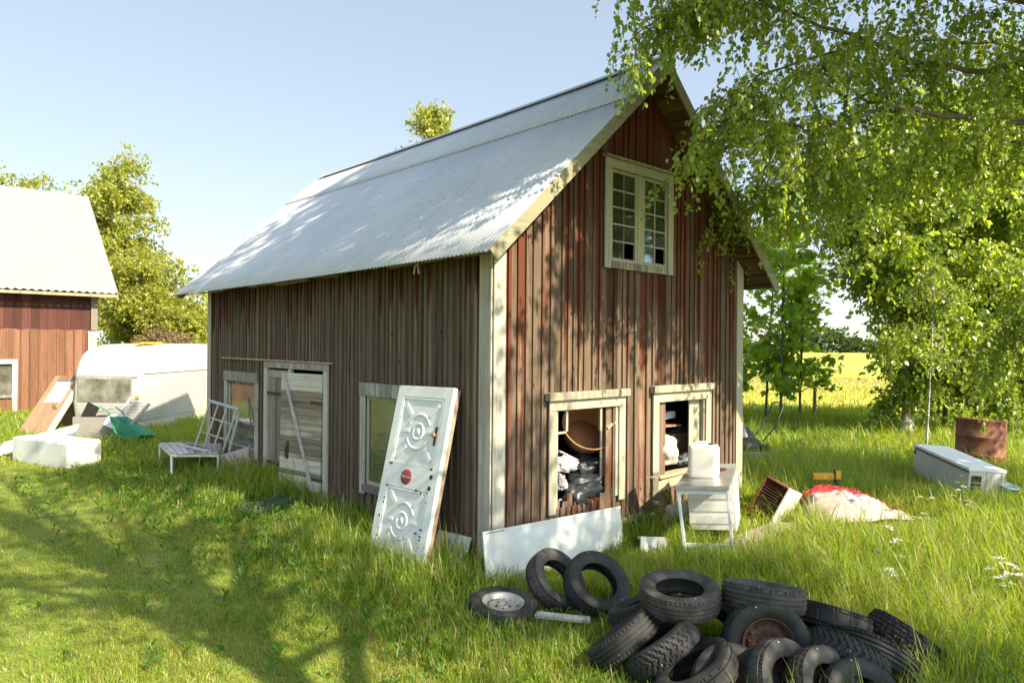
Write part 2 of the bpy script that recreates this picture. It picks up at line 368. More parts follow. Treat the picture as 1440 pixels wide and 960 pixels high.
def boards(mb, Mf, A0, A1, top, bot, opens, w=(.10, .165), batten=.048, th=.022):
    cuts = sorted({A0, A1} | {q for o in opens for q in o[:2] if A0 < q < A1})
    def pieces(a0, a1, o0, o1, jit):
        m = (a0+a1)/2; lo = bot(m)-rng.random()*jit; segs = [[lo, None]]
        for (b0, b1, z0, z1) in opens:
            if b0 < m < b1:
                new = []
                for s0, s1 in segs:
                    if s0 < z0: new.append([s0, z0-rng.random()*.01])
                    new.append([z1+rng.random()*.008, s1])
                segs = new
        for s0, s1 in segs:
            if s1 is None: bx(mb, Mf, a0, a1, o0, o1, s0, top(a0), 0, top(a1))
            elif s1 > s0+.02: bx(mb, Mf, a0, a1, o0, o1, s0, s1)
    for c0, c1 in zip(cuts[:-1], cuts[1:]):
        a = c0
        while a < c1-1e-6:
            b = min(c1, a+rng.uniform(*w))
            if c1-b < .05: b = c1
            k = rng.uniform(0, .004)
            pieces(a+.002, b-.002, 0+k, th+k, .05)
            if batten and b < c1: pieces(b-batten*.4+rng.uniform(-.006, .004), b+batten*.4+rng.uniform(-.004, .006), th+.005, th+.026+k, .04)
            a = b
gt = lambda a: 3.635 + SL*min(a, W_-a)
gop = [(1.0, 2.23, .26, 1.57), (3.16, 4.36, .40, 1.58), (2.0, 3.36, 3.42, 4.70)]
mb = MB(); boards(mb, Mg, 0, W_/2, gt, lambda a: -.04, gop); boards(mb, Mg, W_/2, W_, gt, lambda a: -.04, gop)
mb.build('gable_cladding', M['gable'], barn)
lop = [(6.50, 7.85, .33, 1.5), (3.85, 5.98, -.2, 1.88), (1.15, 2.60, .28, 1.56)]
mb = MB(); boards(mb, Ml, 0, L_, lambda a: 3.58, lambda a: -.05, lop, (.09, .15)); mb.build('side_cladding', M['side'], barn)
mb = MB(); boards(mb, Mr, 0, L_, lambda a: 3.58, lambda a: -.05, []); mb.build('side_cladding', M['gable'], barn)
mb = MB(); boards(mb, Mb, 0, W_/2, gt, lambda a: -.05, []); boards(mb, Mb, W_/2, W_, gt, lambda a: -.05, []); mb.build('rear_cladding', M['gable'], barn)
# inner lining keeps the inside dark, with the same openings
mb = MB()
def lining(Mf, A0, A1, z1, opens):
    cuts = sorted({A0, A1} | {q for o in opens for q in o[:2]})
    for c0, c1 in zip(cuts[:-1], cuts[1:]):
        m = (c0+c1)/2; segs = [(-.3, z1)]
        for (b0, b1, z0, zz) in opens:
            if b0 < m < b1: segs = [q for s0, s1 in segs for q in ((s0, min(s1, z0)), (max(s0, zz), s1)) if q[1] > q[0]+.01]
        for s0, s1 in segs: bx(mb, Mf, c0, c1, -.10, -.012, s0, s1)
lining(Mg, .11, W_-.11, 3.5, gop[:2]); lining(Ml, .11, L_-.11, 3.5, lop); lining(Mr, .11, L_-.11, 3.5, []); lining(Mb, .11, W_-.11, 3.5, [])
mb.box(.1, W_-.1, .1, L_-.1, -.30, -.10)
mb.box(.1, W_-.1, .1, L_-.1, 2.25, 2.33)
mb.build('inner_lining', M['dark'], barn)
# stone footing
mb = MB()
for Mf, n in ((Mg, W_), (Ml, L_), (Mr, L_), (Mb, W_)):
    a = .0
    while a < n-.01:
        b = min(n, a+rng.uniform(.35, .7)); k = rng.uniform(-.05, -.015)
        bx(mb, Mf, a+.01, b-.01, -.3, k, -.6, -.03-rng.random()*.02); a = b
mb.build('footing', M['stone'], barn, bevel=.03, seg=2)
mb = MB()
bx(mb, Mg, .2, W_-.2, -.008, .022, -.17, -.045); mb.build('sill_beam', M['rough'], barn, bevel=.008)
# roof: corrugated sheets, deck boards, ridge, bargeboards
def slope_pt(side, d, y, n=0.):
    x = W_/2 + side*(W_/2+EV)*d; z = ZR-(ZR-ZE)*d; c = 1/math.hypot(1, SL)
    sag = -.02*math.sin(math.pi*min(1, max(0, (y+OF)/(L_+OF+OB))))
    return (x + side*SL*c*n, y, z + c*n + sag)
def sheet(side, d0, d1, off):
    ny = 133*6+1; yy = [-OF-.02 + i*.076/6 for i in range(ny)]; yy = [y for y in yy if y < L_+OB]
    ds = np.linspace(d0, d1, 5); V = []
    for d in ds:
        for y in yy: V.append(slope_pt(side, d, y, off + .0095*math.sin(2*math.pi*y/.076)))
    n = len(yy); F = [(i*n+j, i*n+j+1, (i+1)*n+j+1, (i+1)*n+j) for i in range(4) for j in range(n-1)]
    return V, F
for side in (-1, 1):
    mb = MB(); V, F = sheet(side, .235, 1.012, .0); mb.add(V, F, 0, True); V, F = sheet(side, .006, .255, .011); mb.add(V, F, 0, True)
    rf = mb.build('roof', M['roof'], barn, fix=False)
    q = rf.modifiers.new('gauge', 'SOLIDIFY'); q.thickness = .003; q.offset = -1
    mb = MB(); k = 0; d = .005
    wdt = .185/(math.hypot(W_/2+EV, ZR-ZE))
    while d < .985:
        d1 = min(.985, d+wdt); o = -.022-(.014 if k % 2 else 0)
        p = [slope_pt(side, d, -OF+.005, o-.024), slope_pt(side, d1, -OF+.005, o-.024), slope_pt(side, d1, L_+OB-.03, o-.024), slope_pt(side, d, L_+OB-.03, o-.024),
             slope_pt(side, d, -OF+.005, o), slope_pt(side, d1, -OF+.005, o), slope_pt(side, d1, L_+OB-.03, o), slope_pt(side, d, L_+OB-.03, o)]
        mb.hexa(p); d = d1; k += 1
    mb.build('roof_deck', M['deck'], barn)
    # battens seen under the verge
    for d in (.12, .25, .38, .5, .62, .73, .84, .93, .985):
        a, b = slope_pt(side, d, -OF+.01, -.088), slope_pt(side, d, .25, -.088)
        mb = MB(); mb.beam(a, b, .05, .035, (0, 0, 1)); mb.build('verge_batten', M['deck'], barn)
    for y0, y1 in ((-OF-.03, -OF+.0), (L_+OB-.025, L_+OB+.005)):
        mb = MB(); pl = []
        for d, e in ((.0, 0), (1.0, 0)):
            for o in (-.012, -.165): pl.append((d, o))
        P = lambda d, o, y: slope_pt(side, d, y, o)
        mid = [(.0, .5), (.5, 1.0)]
        for da, db in mid:
            mb.hexa([P(da, -.165, y0), P(db, -.165, y0), P(db, -.165, y1), P(da, -.165, y1), P(da, -.012, y0), P(db, -.012, y0), P(db, -.012, y1), P(da, -.012, y1)])
        mb.build('bargeboard', M['rake'], barn, bevel=.004)
    # rafter tails and broken eave boards
    mb = MB()
    for i in range(10):
        y = .25+i*(L_-.5)/9
        a = slope_pt(side, .80, y, -.125); b = slope_pt(side, rng.uniform(.955, .99), y+rng.uniform(-.03, .03), -.105)
        mb.tube([a, b], [.055, .045], 7)
    y = -.1
    while y < L_+.4:
        y2 = y+rng.uniform(.5, 1.3)
        if rng.random() < .8:
            a = slope_pt(side, .975+rng.uniform(-.02, .006), y, -.125-rng.random()*.03); b = slope_pt(side, .975+rng.uniform(-.02, .006), y2-.05, -.125-rng.random()*.04)
            mb.beam(a, b, .08, .02, (rng.uniform(-.3, .3), 0, 1))
        y = y2
    a, b = slope_pt(side, .99, -OF+.02, -.045), slope_pt(side, .99, L_+OB-.05, -.045); mb.beam(a, b, .03, .05)
    mb.build('eave_timber', M['rough'], barn)
mb = MB(); V = []; F = []; nn = 7; yy = np.arange(-OF-.02, L_+OB, .3)
for y in yy:
    for j in range(nn):
        t = math.pi*(.08+.84*j/(nn-1)); z = ZR-.02*math.sin(math.pi*min(1, max(0, (y+OF)/(L_+OF+OB))))
        V.append((W_/2+.085*math.cos(t), y, z-.035+.085*math.sin(t)))
F = [(i*nn+j, i*nn+j+1, (i+1)*nn+j+1, (i+1)*nn+j) for i in range(len(yy)-1) for j in range(nn-1)]
mb.add(V, F, 0, True); mb.build('ridge_cap', M['roof'], barn, fix=False)
# corner boards
mb = MB(); bx(mb, Mg, -.048, .135, .05, .075, -.06, 3.62, 0, 3.75); mb.build('corner_board', M['trimgrey'], barn, bevel=.004)
mb = MB(); bx(mb, Ml, -.048, .165, .05, .072, -.38, 3.40); mb.build('corner_board', M['cornergrey'], barn, bevel=.004)
mb = MB(); bx(mb, Mg, W_-.15, W_+.048, .05, .075, -.06, 3.72, 0, 3.58); bx(mb, Mr, -.05, .15, .05, .072, -.1, 3.4); mb.build('corner_board', M['trim'], barn, bevel=.004)
mb = MB(); bx(mb, Ml, L_-.13, L_+.05, .05, .072, -.15, 3.4); bx(mb, Mb, -.048, .14, .05, .075, -.1, 3.58); mb.build('corner_board', M['trim'], barn, bevel=.004)
# ledge over the far door and window
mb = MB(); bx(mb, Ml, 3.66, 8.1, .045, .085, 1.975, 2.0, 0, 2.005, 1.98); mb.build('drip_ledge', M['rough'], barn, bevel=.003)

def casing(mb, Mf, a0, a1, z0, z1, w, o0=.05, o1=.078, cap=0, capw=.05, lo=0.):
    bx(mb, Mf, a0, a0+w, o0, o1, z0, z1-w); bx(mb, Mf, a1-w, a1, o0, o1, z0-lo, z1-w)
    bx(mb, Mf, a0, a1, o0, o1+.002, z1-w, z1)
    if cap: bx(mb, Mf, a0-capw, a1+capw, o0-.01, o1+.05, z1+.001, z1+cap)
def sash(mb, Mf, a0, a1, z0, z1, nc, nr, w=.045, mw=.022, o0=.02, o1=.055, skip=()):
    bx(mb, Mf, a0, a0+w, o0, o1, z0, z1); bx(mb, Mf, a1-w, a1, o0, o1, z0, z1)
    bx(mb, Mf, a0+w, a1-w, o0, o1-.001, z0, z0+w); bx(mb, Mf, a0+w, a1-w, o0, o1-.001, z1-w, z1)
    ia, ib, ja, jb = a0+w, a1-w, z0+w, z1-w
    for i in range(1, nc): x = ia+(ib-ia)*i/nc; bx(mb, Mf, x-mw/2, x+mw/2, o0+.006, o1-.006, ja, jb)
    for j in range(1, nr): z = ja+(jb-ja)*j/nr; bx(mb, Mf, ia, ib, o0+.007, o1-.005, z-mw/2, z+mw/2)
    P = []
    for i in range(nc):
        for j in range(nr):
            if (i, j) not in skip: P.append((ia+(ib-ia)*i/nc, ia+(ib-ia)*(i+1)/nc, ja+(jb-ja)*j/nr, ja+(jb-ja)*(j+1)/nr))
    return P
# attic window
mb = MB(); casing(mb, Mg, 1.9, 3.455, 3.335, 4.806, .125, cap=.03, capw=.035); bx(mb, Mg, 2.025, 3.33, .03, .085, 3.335, 3.43)
bx(mb, Mg, 2.62, 2.735, .012, .062, 3.432, 4.68)
aw = mb.build('window', M['trim'], barn, bevel=.004)
mb = MB(); P = sash(mb, Mg, 2.03, 2.615, 3.435, 4.675, 2, 5, skip={(1, 0)}); P += sash(mb, Mg, 2.74, 3.325, 3.435, 4.675, 2, 5, skip={(1, 0)})
mb.build('sash', M['trim'], aw, bevel=.003)
mb = MB()
for a0, a1, z0, z1 in P: bx(mb, Mg, a0, a1, .032+rng.random()*.003, .036, z0, z1)
mb.build('pane', M['glass'], aw)
# two empty ground-floor openings in the gable
mb = MB(); casing(mb, Mg, .87, 2.36, .20, 1.61, .13, cap=.10, capw=.045)
bx(mb, Mg, .99, 2.24, .0, .055, 1.50, 1.57); bx(mb, Mg, .995, 1.05, -.02, .05, .26, 1.5); bx(mb, Mg, 2.18, 2.235, -.02, .05, .26, 1.5)
o = mb.build('window', M['trim'], barn, bevel=.005)
mb = MB(); bx(mb, Mg, 1.20, 1.235, .015, .045, 1.21, 1.5); bx(mb, Mg, 1.05, 1.21, .018, .042, 1.185, 1.21); mb.build('broken_muntin', M['trim'], o)
mb = MB(); bx(mb, Mg, 1.86, 1.90, .015, .045, 1.17, 1.5); mb.build('broken_muntin', M['trim'], o)
mb = MB(); mb.beam(Mg(2.02, .03, 1.19), Mg(2.18, .03, 1.26), .03, .03); mb.build('broken_muntin', M['trim'], o)
mb = MB()
for i in range(10):
    a = 1.0+i*.122; h = rng.uniform(.26, .42); mb.beam(Mg(a+.05, .0, -.02), Mg(a+.06+rng.uniform(-.02, .02), .03, h), .095, .02, (0, 1, 0))
mb.build('broken_board', M['gable'], o)
mb = MB(); bx(mb, Mg, 1.97, 2.18, -.06, -.04, .1, 1.49); mb.build('inner_board', M['doorwood'], o)
mb = MB(); casing(mb, Mg, 3.0, 4.52, .48, 1.62, .14, cap=.105, capw=.04); bx(mb, Mg, 3.0, 3.135, .05, .079, .12, .479)
bx(mb, Mg, 3.14, 4.38, .0, .055, 1.50, 1.58); bx(mb, Mg, 4.06, 4.37, -.05, -.025, .42, 1.5); bx(mb, Mg, 4.34, 4.375, -.2, .05, .42, 1.5)
o = mb.build('window', M['trim'], barn, bevel=.005)
mb = MB(); bx(mb, Mg, 3.14, 4.5, -.10, .10, .37, .41, 0, .43, .39); mb.beam(Mg(3.1, .05, .24), Mg(3.85, .06, .36), .03, .16, (0, 0, 1)); mb.build('rotten_sill', M['rough'], o, bevel=.006)
# ground-floor windows of the long wall
for a0, a1 in ((6.37, 7.97), (1.02, 2.81)):
    mb = MB(); casing(mb, Ml, a0, a1, .16, 1.74, .13); bx(mb, Ml, a0, a1, .05, .095, 1.56, 1.745); bx(mb, Ml, a0+.1, a1-.1, .0, .10, .20, .30)
    o = mb.build('window', M['cornergrey'], barn, bevel=.005)
    mb = MB(); P = sash(mb, Ml, a0+.13, a1-.13, .30, 1.56, 1, 1, .05, o0=.0, o1=.04); mb.build('sash', M['trim'], o, bevel=.003)
    mb = MB()
    for q in P: bx(mb, Ml, q[0], q[1], .015, .019, q[2], q[3])
    mb.build('pane', M['winglass'], o)
# double door
mb = MB()
for a0, a1 in ((5.96, 6.09), (5.03, 5.12), (3.78, 3.90)): bx(mb, Ml, a0, a1, .02, .085, -.22, 1.86)
bx(mb, Ml, 3.78, 6.09, .03, .09, 1.861, 1.965); mb.build('door_frame', M['trimgrey'], barn, bevel=.005)
mb = MB(); a = 5.13; z0 = -.12
while a < 5.95:
    b = min(5.95, a+rng.uniform(.10, .15)); bx(mb, Ml, a+.002, b-.002, .015, .038+rng.random()*.006, z0-.02*rng.random(), 1.83); a = b
bx(mb, Ml, 5.15, 5.94, .046, .064, -.10, .06); bx(mb, Ml, 5.15, 5.94, .046, .06, 1.70, 1.82); bx(mb, Ml, 5.14, 5.50, .046, .07, .62, .86)
d1 = mb.build('door', M['doorwood'], barn, bevel=.003); tag(d1, 'grey door leaf of upright boards')
for z in (1.42, .22):
    mb = MB(); bx(mb, Ml, 5.25, 5.96, .072, .08, z-.022, z+.022); mb.build('hinge', M['iron'], d1)
mb = MB(); bx(mb, Ml, 5.16, 5.30, .07, .08, .66, .72); mb.tube([Ml(5.2, .08, .74), Ml(5.2, .12, .74), Ml(5.34, .125, .735)], .011, 6); mb.build('handle', M['iron'], d1)
# second leaf hangs ajar on the right jamb
d2 = bpy.data.objects.new('door', None); COL.objects.link(d2); d2.parent = barn; d2.location = (-.07, 3.92, 0); d2.rotation_euler = (0, R(1.2), R(9))
tag(d2, 'flaking door leaf of level boards hanging ajar')
mb = MB(); z = -.20
while z < 1.80:
    h = rng.uniform(.07, .12); k = rng.uniform(0, .005)
    mb.box(-.028-k, -.004, .02+rng.random()*.006, 1.12-rng.random()*.012, z, min(1.82, z+h-.004)); z += h
mb.box(-.003, .022, .03, .13, -.18, 1.8); mb.box(-.003, .022, 1.0, 1.1, -.18, 1.8)
mb.build('door_board', M['doorflake'], d2)
mb = MB(); mb.beam((-.055, 1.03, 1.82), (-.055, .12, -.16), .05, .028, (1, 0, 0)); mb.build('brace_pole', M['plank'], d2)
for z in (1.36, .16):
    mb = MB(); mb.box(-.044, -.034, -.03, .3, z-.02, z+.02); mb.build('hinge', M['iron'], d2)
mb = MB(); mb.box(-.046, -.036, .86, .92, .42, .70); mb.tube([(-.045, .89, .62), (-.08, .89, .6), (-.08, .89, .45), (-.045, .89, .43)], .01, 6); mb.build('handle', M['iron'], d2)
# small twist of cloth under the eave
mb = MB(); q = slope_pt(-1, .97, 1.05, -.12)
for dx in (-.06, .05): mb.tube([q, (q[0]-.03, q[1]+dx*.6, q[2]-.06), (q[0]-.03, q[1]+dx, q[2]-.15)], .012, 5)
tag(mb.build('rope_end', M['paper'], None), 'pale knotted rope end hanging under the barn eave', 'rope').matrix_world = barn.matrix_world
o = bpy.data.objects['rope_end']; o.location = (KX, KY, 0); o.rotation_euler = (0, 0, YAW)

# ------------------------------------------------------------------ junk inside the openings
def at_barn(s, t, z): return l2w(s, t) + (z,)
def in_a(s, t, z): return at_barn(s+1.23*t, t, z-.25*t)      # behind the left opening
def in_b(s, t, z): return at_barn(s+1.55*t, t, z-.2*t)
def lump(name, mat, label, cat, loc, size, seed, group=None, rz=YAW, crease=.25, subd=2):
    """a soft sagging bag"""
    r = random.Random(seed); b = bmesh.new(); bmesh.ops.create_icosphere(b, subdivisions=4, radius=1)
    from mathutils import noise
    for v in b.verts:
        p = v.co.copy(); n = noise.noise(p*1.7+Vector((seed, 0, 0)))*.28 + crease*(abs(noise.noise(p*3.5+Vector((0, seed, 0))))-.25) + crease*.4*noise.noise(p*8)
        v.co = p*(1+n); v.co.x *= size[0]; v.co.y *= size[1]; v.co.z *= size[2]
        if v.co.z < -size[2]*.6: v.co.z = -size[2]*.6
    me = bpy.data.meshes.new(name); b.to_mesh(me); b.free(); me.materials.append(mat)
    for p in me.polygons: p.use_smooth = True
    o = bpy.data.objects.new(name, me); COL.objects.link(o); o.location = loc; o.rotation_euler = (0, 0, rz)
    return tag(o, label, cat, group)
G1 = 'rubbish bags in the broken window'
lump('rubbish_bag', M['bagblack'], 'big shiny black rubbish bag low in the broken barn window', 'bag', in_a(1.62, .25, .42), (.50, .26, .24), 2, G1)
lump('rubbish_bag', M['bagblack'], 'crumpled black rubbish bag right under the tan tub chair', 'bag', in_a(1.72, .34, .72), (.38, .25, .17), 5, G1, crease=.5)
lump('rubbish_bag', M['bagblack'], 'small black rubbish bag sagging over the broken window boards', 'bag', in_a(1.40, .10, .34), (.20, .16, .17), 9, G1)
lump('rubbish_bag', M['bagblack'], 'dark rubbish bag squeezed against the right window jamb', 'bag', in_a(2.06, .16, .50), (.18, .14, .15), 11, G1)
lump('paper_bag', M['paper'], 'crumpled white paper bag at left in the rubbish window', 'bag', in_a(1.10, .16, .55), (.10, .09, .12), 21, crease=.6)
lump('rag', M['greyp'], 'grey rag stuffed behind the crumpled white paper bag', 'rag', in_a(1.14, .34, .78), (.22, .15, .12), 23, crease=.5)
tb = thing('tub_chair', 'tan moulded tub chair shell tipped up in the broken barn window', 'chair', in_a(1.58, .43, 1.19))
prof = [(.02, -.20), (.21, -.20), (.26, -.16), (.30, .0), (.345, .24), (.355, .25), (.335, .25), (.285, .0), (.245, -.145), (.2, -.18), (.02, -.18)]
mb = MB(); mb.lathe(prof, 40)
mb.v = [(x*1.0, y*1.0, z+(.20*max(0, (y+.05)/.35)*max(0, (z+.1)/.35) if z > -.1 else 0)) for x, y, z in mb.v]
mb.build('shell', M['tub'], tb, fix=False)
mb = MB(); mb.lathe([(.0, -.174), (.21, -.172), (.232, -.15), (.225, -.14), (.0, -.135)], 32); mb.build('seat', M['tub'], tb)
orient(tb, (.12, -.80, .50), R(-30)); tb.scale = (1.10, 1.05, 1.0)
def bar_thing(name, a, b, w, h, mat, label, cat, up=(0, 0, 1), group=None):
    mb = MB(); m = (Vector(a)+Vector(b))/2; mb.beam(Vector(a)-m, Vector(b)-m, w, h, up)
    o = mb.build(name, mat, None, m, bevel=.003); return tag(o, label, cat, group)
bar_thing('slat', in_a(1.02, .1, .30), in_a(1.30, .2, .40), .04, .012, M['paper'], 'thin white slat lying at lower left in the rubbish window', 'slat')
bar_thing('metal_strip', in_a(1.04, .3, .98), in_a(1.4, .35, .82), .09, .02, M['greyp'], 'grey metal strip lying above the rubbish at left window edge', 'strip')
bar_thing('shelf_board', in_b(3.05, .45, 1.15), in_b(3.50, .45, 1.14), .4, .03, M['orange'], 'orange-brown shelf board inside the right-hand barn opening', 'shelf')
mb = MB(); mb.box(-.22, .22, -.12, .12, 0, .11); o = mb.build('carton', M['paper'], None, in_b(3.25, .42, 1.245), bevel=.006); o.rotation_euler = (0, 0, YAW+.1); tag(o, 'low white carton standing on the shelf in the right opening', 'carton')
mb = MB(); mb.tube([in_b(3.08, .30, 1.05), in_b(3.70, .30, .86)], .028, 10); tag(mb.build('pipe', M['pipe']), 'grey blue pipe slanting down in the right barn opening', 'pipe')
mb = MB(); mb.box(-.55, .45, -.25, .25, 0, .34); o = mb.build('wooden_chest', M['orange'], None, in_b(3.70, .62, .68), bevel=.01); o.rotation_euler = (0, 0, YAW); tag(o, 'brown wooden chest in the dark behind the pipe', 'chest')
bar_thing('lath', in_b(3.45, .5, .98), in_b(3.85, .6, 1.06), .16, .012, M['paper'], 'loose pale board lying on the brown wooden chest', 'board')
lump('plastic_sack', M['bagwhite'], 'bulging translucent white sack in the right barn opening', 'sack', in_b(3.36, .10, .72), (.24, .19, .27), 31, crease=.12)
lump('clutter_bag', M['bagblack'], 'small dark bag on the sill beside the bulging white sack', 'bag', in_b(3.85, .10, .55), (.2, .12, .10), 33, crease=.6)
mb = MB(); mb.box(-.3, .3, -.2, .2, 0, .5); o = mb.build('clutter_box', M['brown'], None, in_b(3.5, .6, .2), bevel=.01); o.rotation_euler = (0, 0, YAW); tag(o, 'dark wooden box low inside the right barn opening', 'box')

# ------------------------------------------------------------------ leaning doors and boards
def panel_frame(bx_, by_, ya, lean, roll):
    Wd = Vector((math.cos(ya), math.sin(ya), 0)); Hd = Vector((-math.sin(ya)*math.sin(lean), math.cos(ya)*math.sin(lean), math.cos(lean)))
    W2 = Wd*math.cos(roll)+Hd*math.sin(roll); H2 = Hd*math.cos(roll)-Wd*math.sin(roll); N = H2.cross(W2)
    return Matrix(((W2.x, N.x, H2.x), (W2.y, N.y, H2.y), (W2.z, N.z, H2.z)))
def panel_thing(name, label, cat, x, y, ya, lean, roll=0., dz=0.):
    t = thing(name, label, cat); m = panel_frame(x, y, ya, lean, roll); t.matrix_world = Matrix.Translation((x, y, float(gz(x, y))+dz)) @ m.to_4x4()
    t.rotation_mode = 'QUATERNION'; return t
def thingm(t, loc, m3): t.rotation_mode = 'QUATERNION'; t.location = loc; t.rotation_quaternion = m3.to_quaternion()
# white carved door: local x width, z height, front = +y*-1 (N points to the viewer's side)
wd = thing('carved_door', 'white panelled door with rosettes and red sign, leaning on the barn', 'door')
thingm(wd, (-1.385, 8.31, -.345), panel_frame(0, 0, -.772, .242, .017))
w, h = 1.06, 2.18; x0, x1 = -w/2, w/2
mb = MB(); mb.box(x0, x1, 0, .045, 0, h)
for a0, a1, z0, z1 in ((x0, x0+.13, 0, h), (x1-.13, x1, 0, h), (x0+.13, x1-.13, 0, .17), (x0+.13, x1-.13, .93, 1.20), (x0+.13, x1-.13, h-.14, h)): mb.box(a0, a1, -.016, .001, z0, z1)
mb.build('door_slab', M['whited'], wd, bevel=.004)
mb = MB()
for a0, a1 in ((x0+.005, x0+.04), (x1-.045, x1-.005)): mb.box(a0, a1, .046, .105, .0, h-.01)
mb.box(x0+.04, x1-.045, .046, .105, h-.05, h-.012); mb.build('door_casing', M['edge'], wd, bevel=.004)
for zc, zz0, zz1 in ((.55, .17, .93), (1.62, 1.20, 2.04)):
    mb = MB()
    def ring(r0, r1, hgt, a0=0., a1=2*math.pi, n=40, sx=1., mb=mb, zc=zc):
        V = []; F = []; k = int(n*(a1-a0)/(2*math.pi))+1
        for i in range(k+1):
            t = a0+(a1-a0)*i/k
            for r, y in ((r0, 0), (r0+.008, -hgt), (r1-.008, -hgt), (r1, 0)): V.append((r*math.cos(t)*sx, y, zc+r*math.sin(t)))
        for i in range(k):
            for j in range(3): F.append((i*4+j, i*4+j+1, (i+1)*4+j+1, (i+1)*4+j))
        mb.add(V, F, 0, True)
    ring(.19, .232, .012, R(25), R(155)); ring(.19, .232, .012, R(205), R(335)); ring(.075, .115, .014)
    mb.lathe([(.001, .018), (.035, .016), (.06, .0)], 24, mat=Matrix.Translation((0, 0, zc)) @ Matrix.Rotation(R(90), 4, 'X'))
    for sx in (-1, 1):
        mb.beam((sx*.17, -.006, zc), (sx*.285, -.006, zc), .03, .014, (0, 1, 0))
        for sz in (-1, 1): mb.beam((sx*.175, -.006, zc+sz*.19), (sx*.32, -.006, zc+sz*.335), .05, .016, (0, 1, 0))
    for a, b in (((x0+.145, zz0+.015), (x1-.145, zz0+.015)), ((x0+.145, zz1-.015), (x1-.145, zz1-.015)), ((x0+.145, zz0), (x0+.145, zz1)), ((x1-.145, zz0), (x1-.145, zz1))):
        mb.beam((a[0], -.005, a[1]), (b[0], -.005, b[1]), .024, .018, (0, 1, 0))
    mb.build('carved_panel', M['whited'], wd)
mb = MB(); r = random.Random(5)
for i in range(60):
    px = r.choice([x0+.135, x1-.135, r.uniform(x0+.1, x1-.1)]); pz = r.choice([.17, .93, 1.2, r.uniform(.05, .95), r.uniform(.05, .5)]) ; L = r.uniform(.012, .06)
    n = 6; V = [(px+L*(.4+.6*r.random())*math.cos(2*math.pi*k/n)*r.choice([1, .4]), -.0185, pz+.35*L*r.uniform(.5, 1)*math.sin(2*math.pi*k/n)) for k in range(n)]
    mb.add(V, [tuple(range(n))])
mb.build('chipped_paint', M['chip'], wd, fix=False)
mb = MB(); mb.lathe([(.001, .006), (.088, .006), (.098, .0), (.098, -.002)], 36, mat=Matrix.Translation((-.05, -.018, 1.065)) @ Matrix.Rotation(R(90), 4, 'X') @ Matrix.Diagonal((1.08, .92, 1, 1)))
sg = mb.build('door_sign', plain('red_sign', (.23, .035, .03, 1), .4), wd); tag(sg, 'red oval welcome sign')
cu = bpy.data.curves.new('sign_lettering', 'FONT'); cu.body = 'Välkommen'; cu.size = .042; cu.align_x = 'CENTER'; cu.align_y = 'CENTER'; cu.extrude = .001; cu.shear = .35; cu.materials.append(M['paper'])
tx = bpy.data.objects.new('lettering', cu); COL.objects.link(tx); tx.parent = sg; tx.location = (-.05, -.0265, 1.066); tx.rotation_euler = (R(90), R(3), 0)
mb = MB(); mb.box(.335, .375, -.026, -.014, 1.48, 1.70); mb.lathe([(.0, .05), (.026, .045), (.032, .03), (.014, .012), (.014, .0)], 20, 1, mat=Matrix.Translation((.355, -.024, 1.60)) @ Matrix.Rotation(R(90), 4, 'X')); mb.build('handle', [M['iron'], plain('brass_knob', (.42, .29, .12, 1), .45, .5)], wd)
for z in (1.115, .985):
    mb = MB(); mb.lathe([(.001, .004), (.026, .004), (.028, 0)], 16, mat=Matrix.Translation((.41, -.0185, z)) @ Matrix.Rotation(R(90), 4, 'X')); mb.build('lock_hole', M['black'], wd)
for z in (1.72, 1.2):
    mb = MB(); mb.tube([(x0-.008, -.008, z), (x0-.008, -.008, z+.08)], .009, 6); mb.build('hinge', M['iron'], wd)

bb = thing('white_board', 'long white board standing on edge against the gable wall', 'board'); thingm(bb, (.62, 8.40, -.37), panel_frame(0, 0, .72, .16, -.02))
mb = MB(); mb.box(-1.15, 1.15, 0, .022, 0, .60); mb.build('face', M['whiteb'], bb, bevel=.003)
mb = MB(); mb.box(-1.15, 1.15, -.008, -.0005, .572, .60); mb.box(-1.13, -.86, -.01, -.008, .577, .59, 1); mb.build('top_edge', [M['whiteb'], M['edge']], bb)
sp = thing('offcut_board', 'small white panel in the grass behind the carved door', 'panel'); thingm(sp, (-.80, 8.38, -.36), panel_frame(0, 0, -.84, .46, .06))
mb = MB(); mb.box(-.315, .315, 0, .02, 0, .42); mb.build('face', M['whiteb'], sp, bevel=.003)
mb = MB(); mb.box(-.30, .30, .0201, .04, .02, .06); mb.build('batten', M['edge'], sp)
bd = thing('brown_door', 'brown part-glazed door propped at a slant in the yard', 'door'); thingm(bd, (-12.49, 18.3, -.17), panel_frame(0, 0, -.23, .70, .04))
w, h = .88, 1.98
mb = MB(); mb.box(-w/2, w/2, 0, .04, 0, 1.08); mb.box(-w/2, -w/2+.16, 0, .04, 1.08, h); mb.box(w/2-.16, w/2, 0, .04, 1.08, h); mb.box(-w/2+.16, w/2-.16, 0, .04, 1.78, h); mb.build('door_slab', M['brown'], bd, bevel=.004)
mb = MB(); mb.box(-w/2+.16, w/2-.16, .018, .024, 1.08, 1.78); mb.build('glazing', plain('dusty_glazing', (.55, .50, .38, 1), .3), bd)
mb = MB(); mb.box(w/2+.001, w/2+.05, -.02, .09, 0, h); mb.box(w/2+.052, w/2+.085, -.01, .1, 0, h+.02); mb.build('jamb', M['trimgrey'], bd, bevel=.004)
mb = MB(); mb.tube([(.3, -.01, .85), (.3, -.06, .86), (.18, -.065, .95)], .012, 6); mb.build('handle', M['iron'], bd)
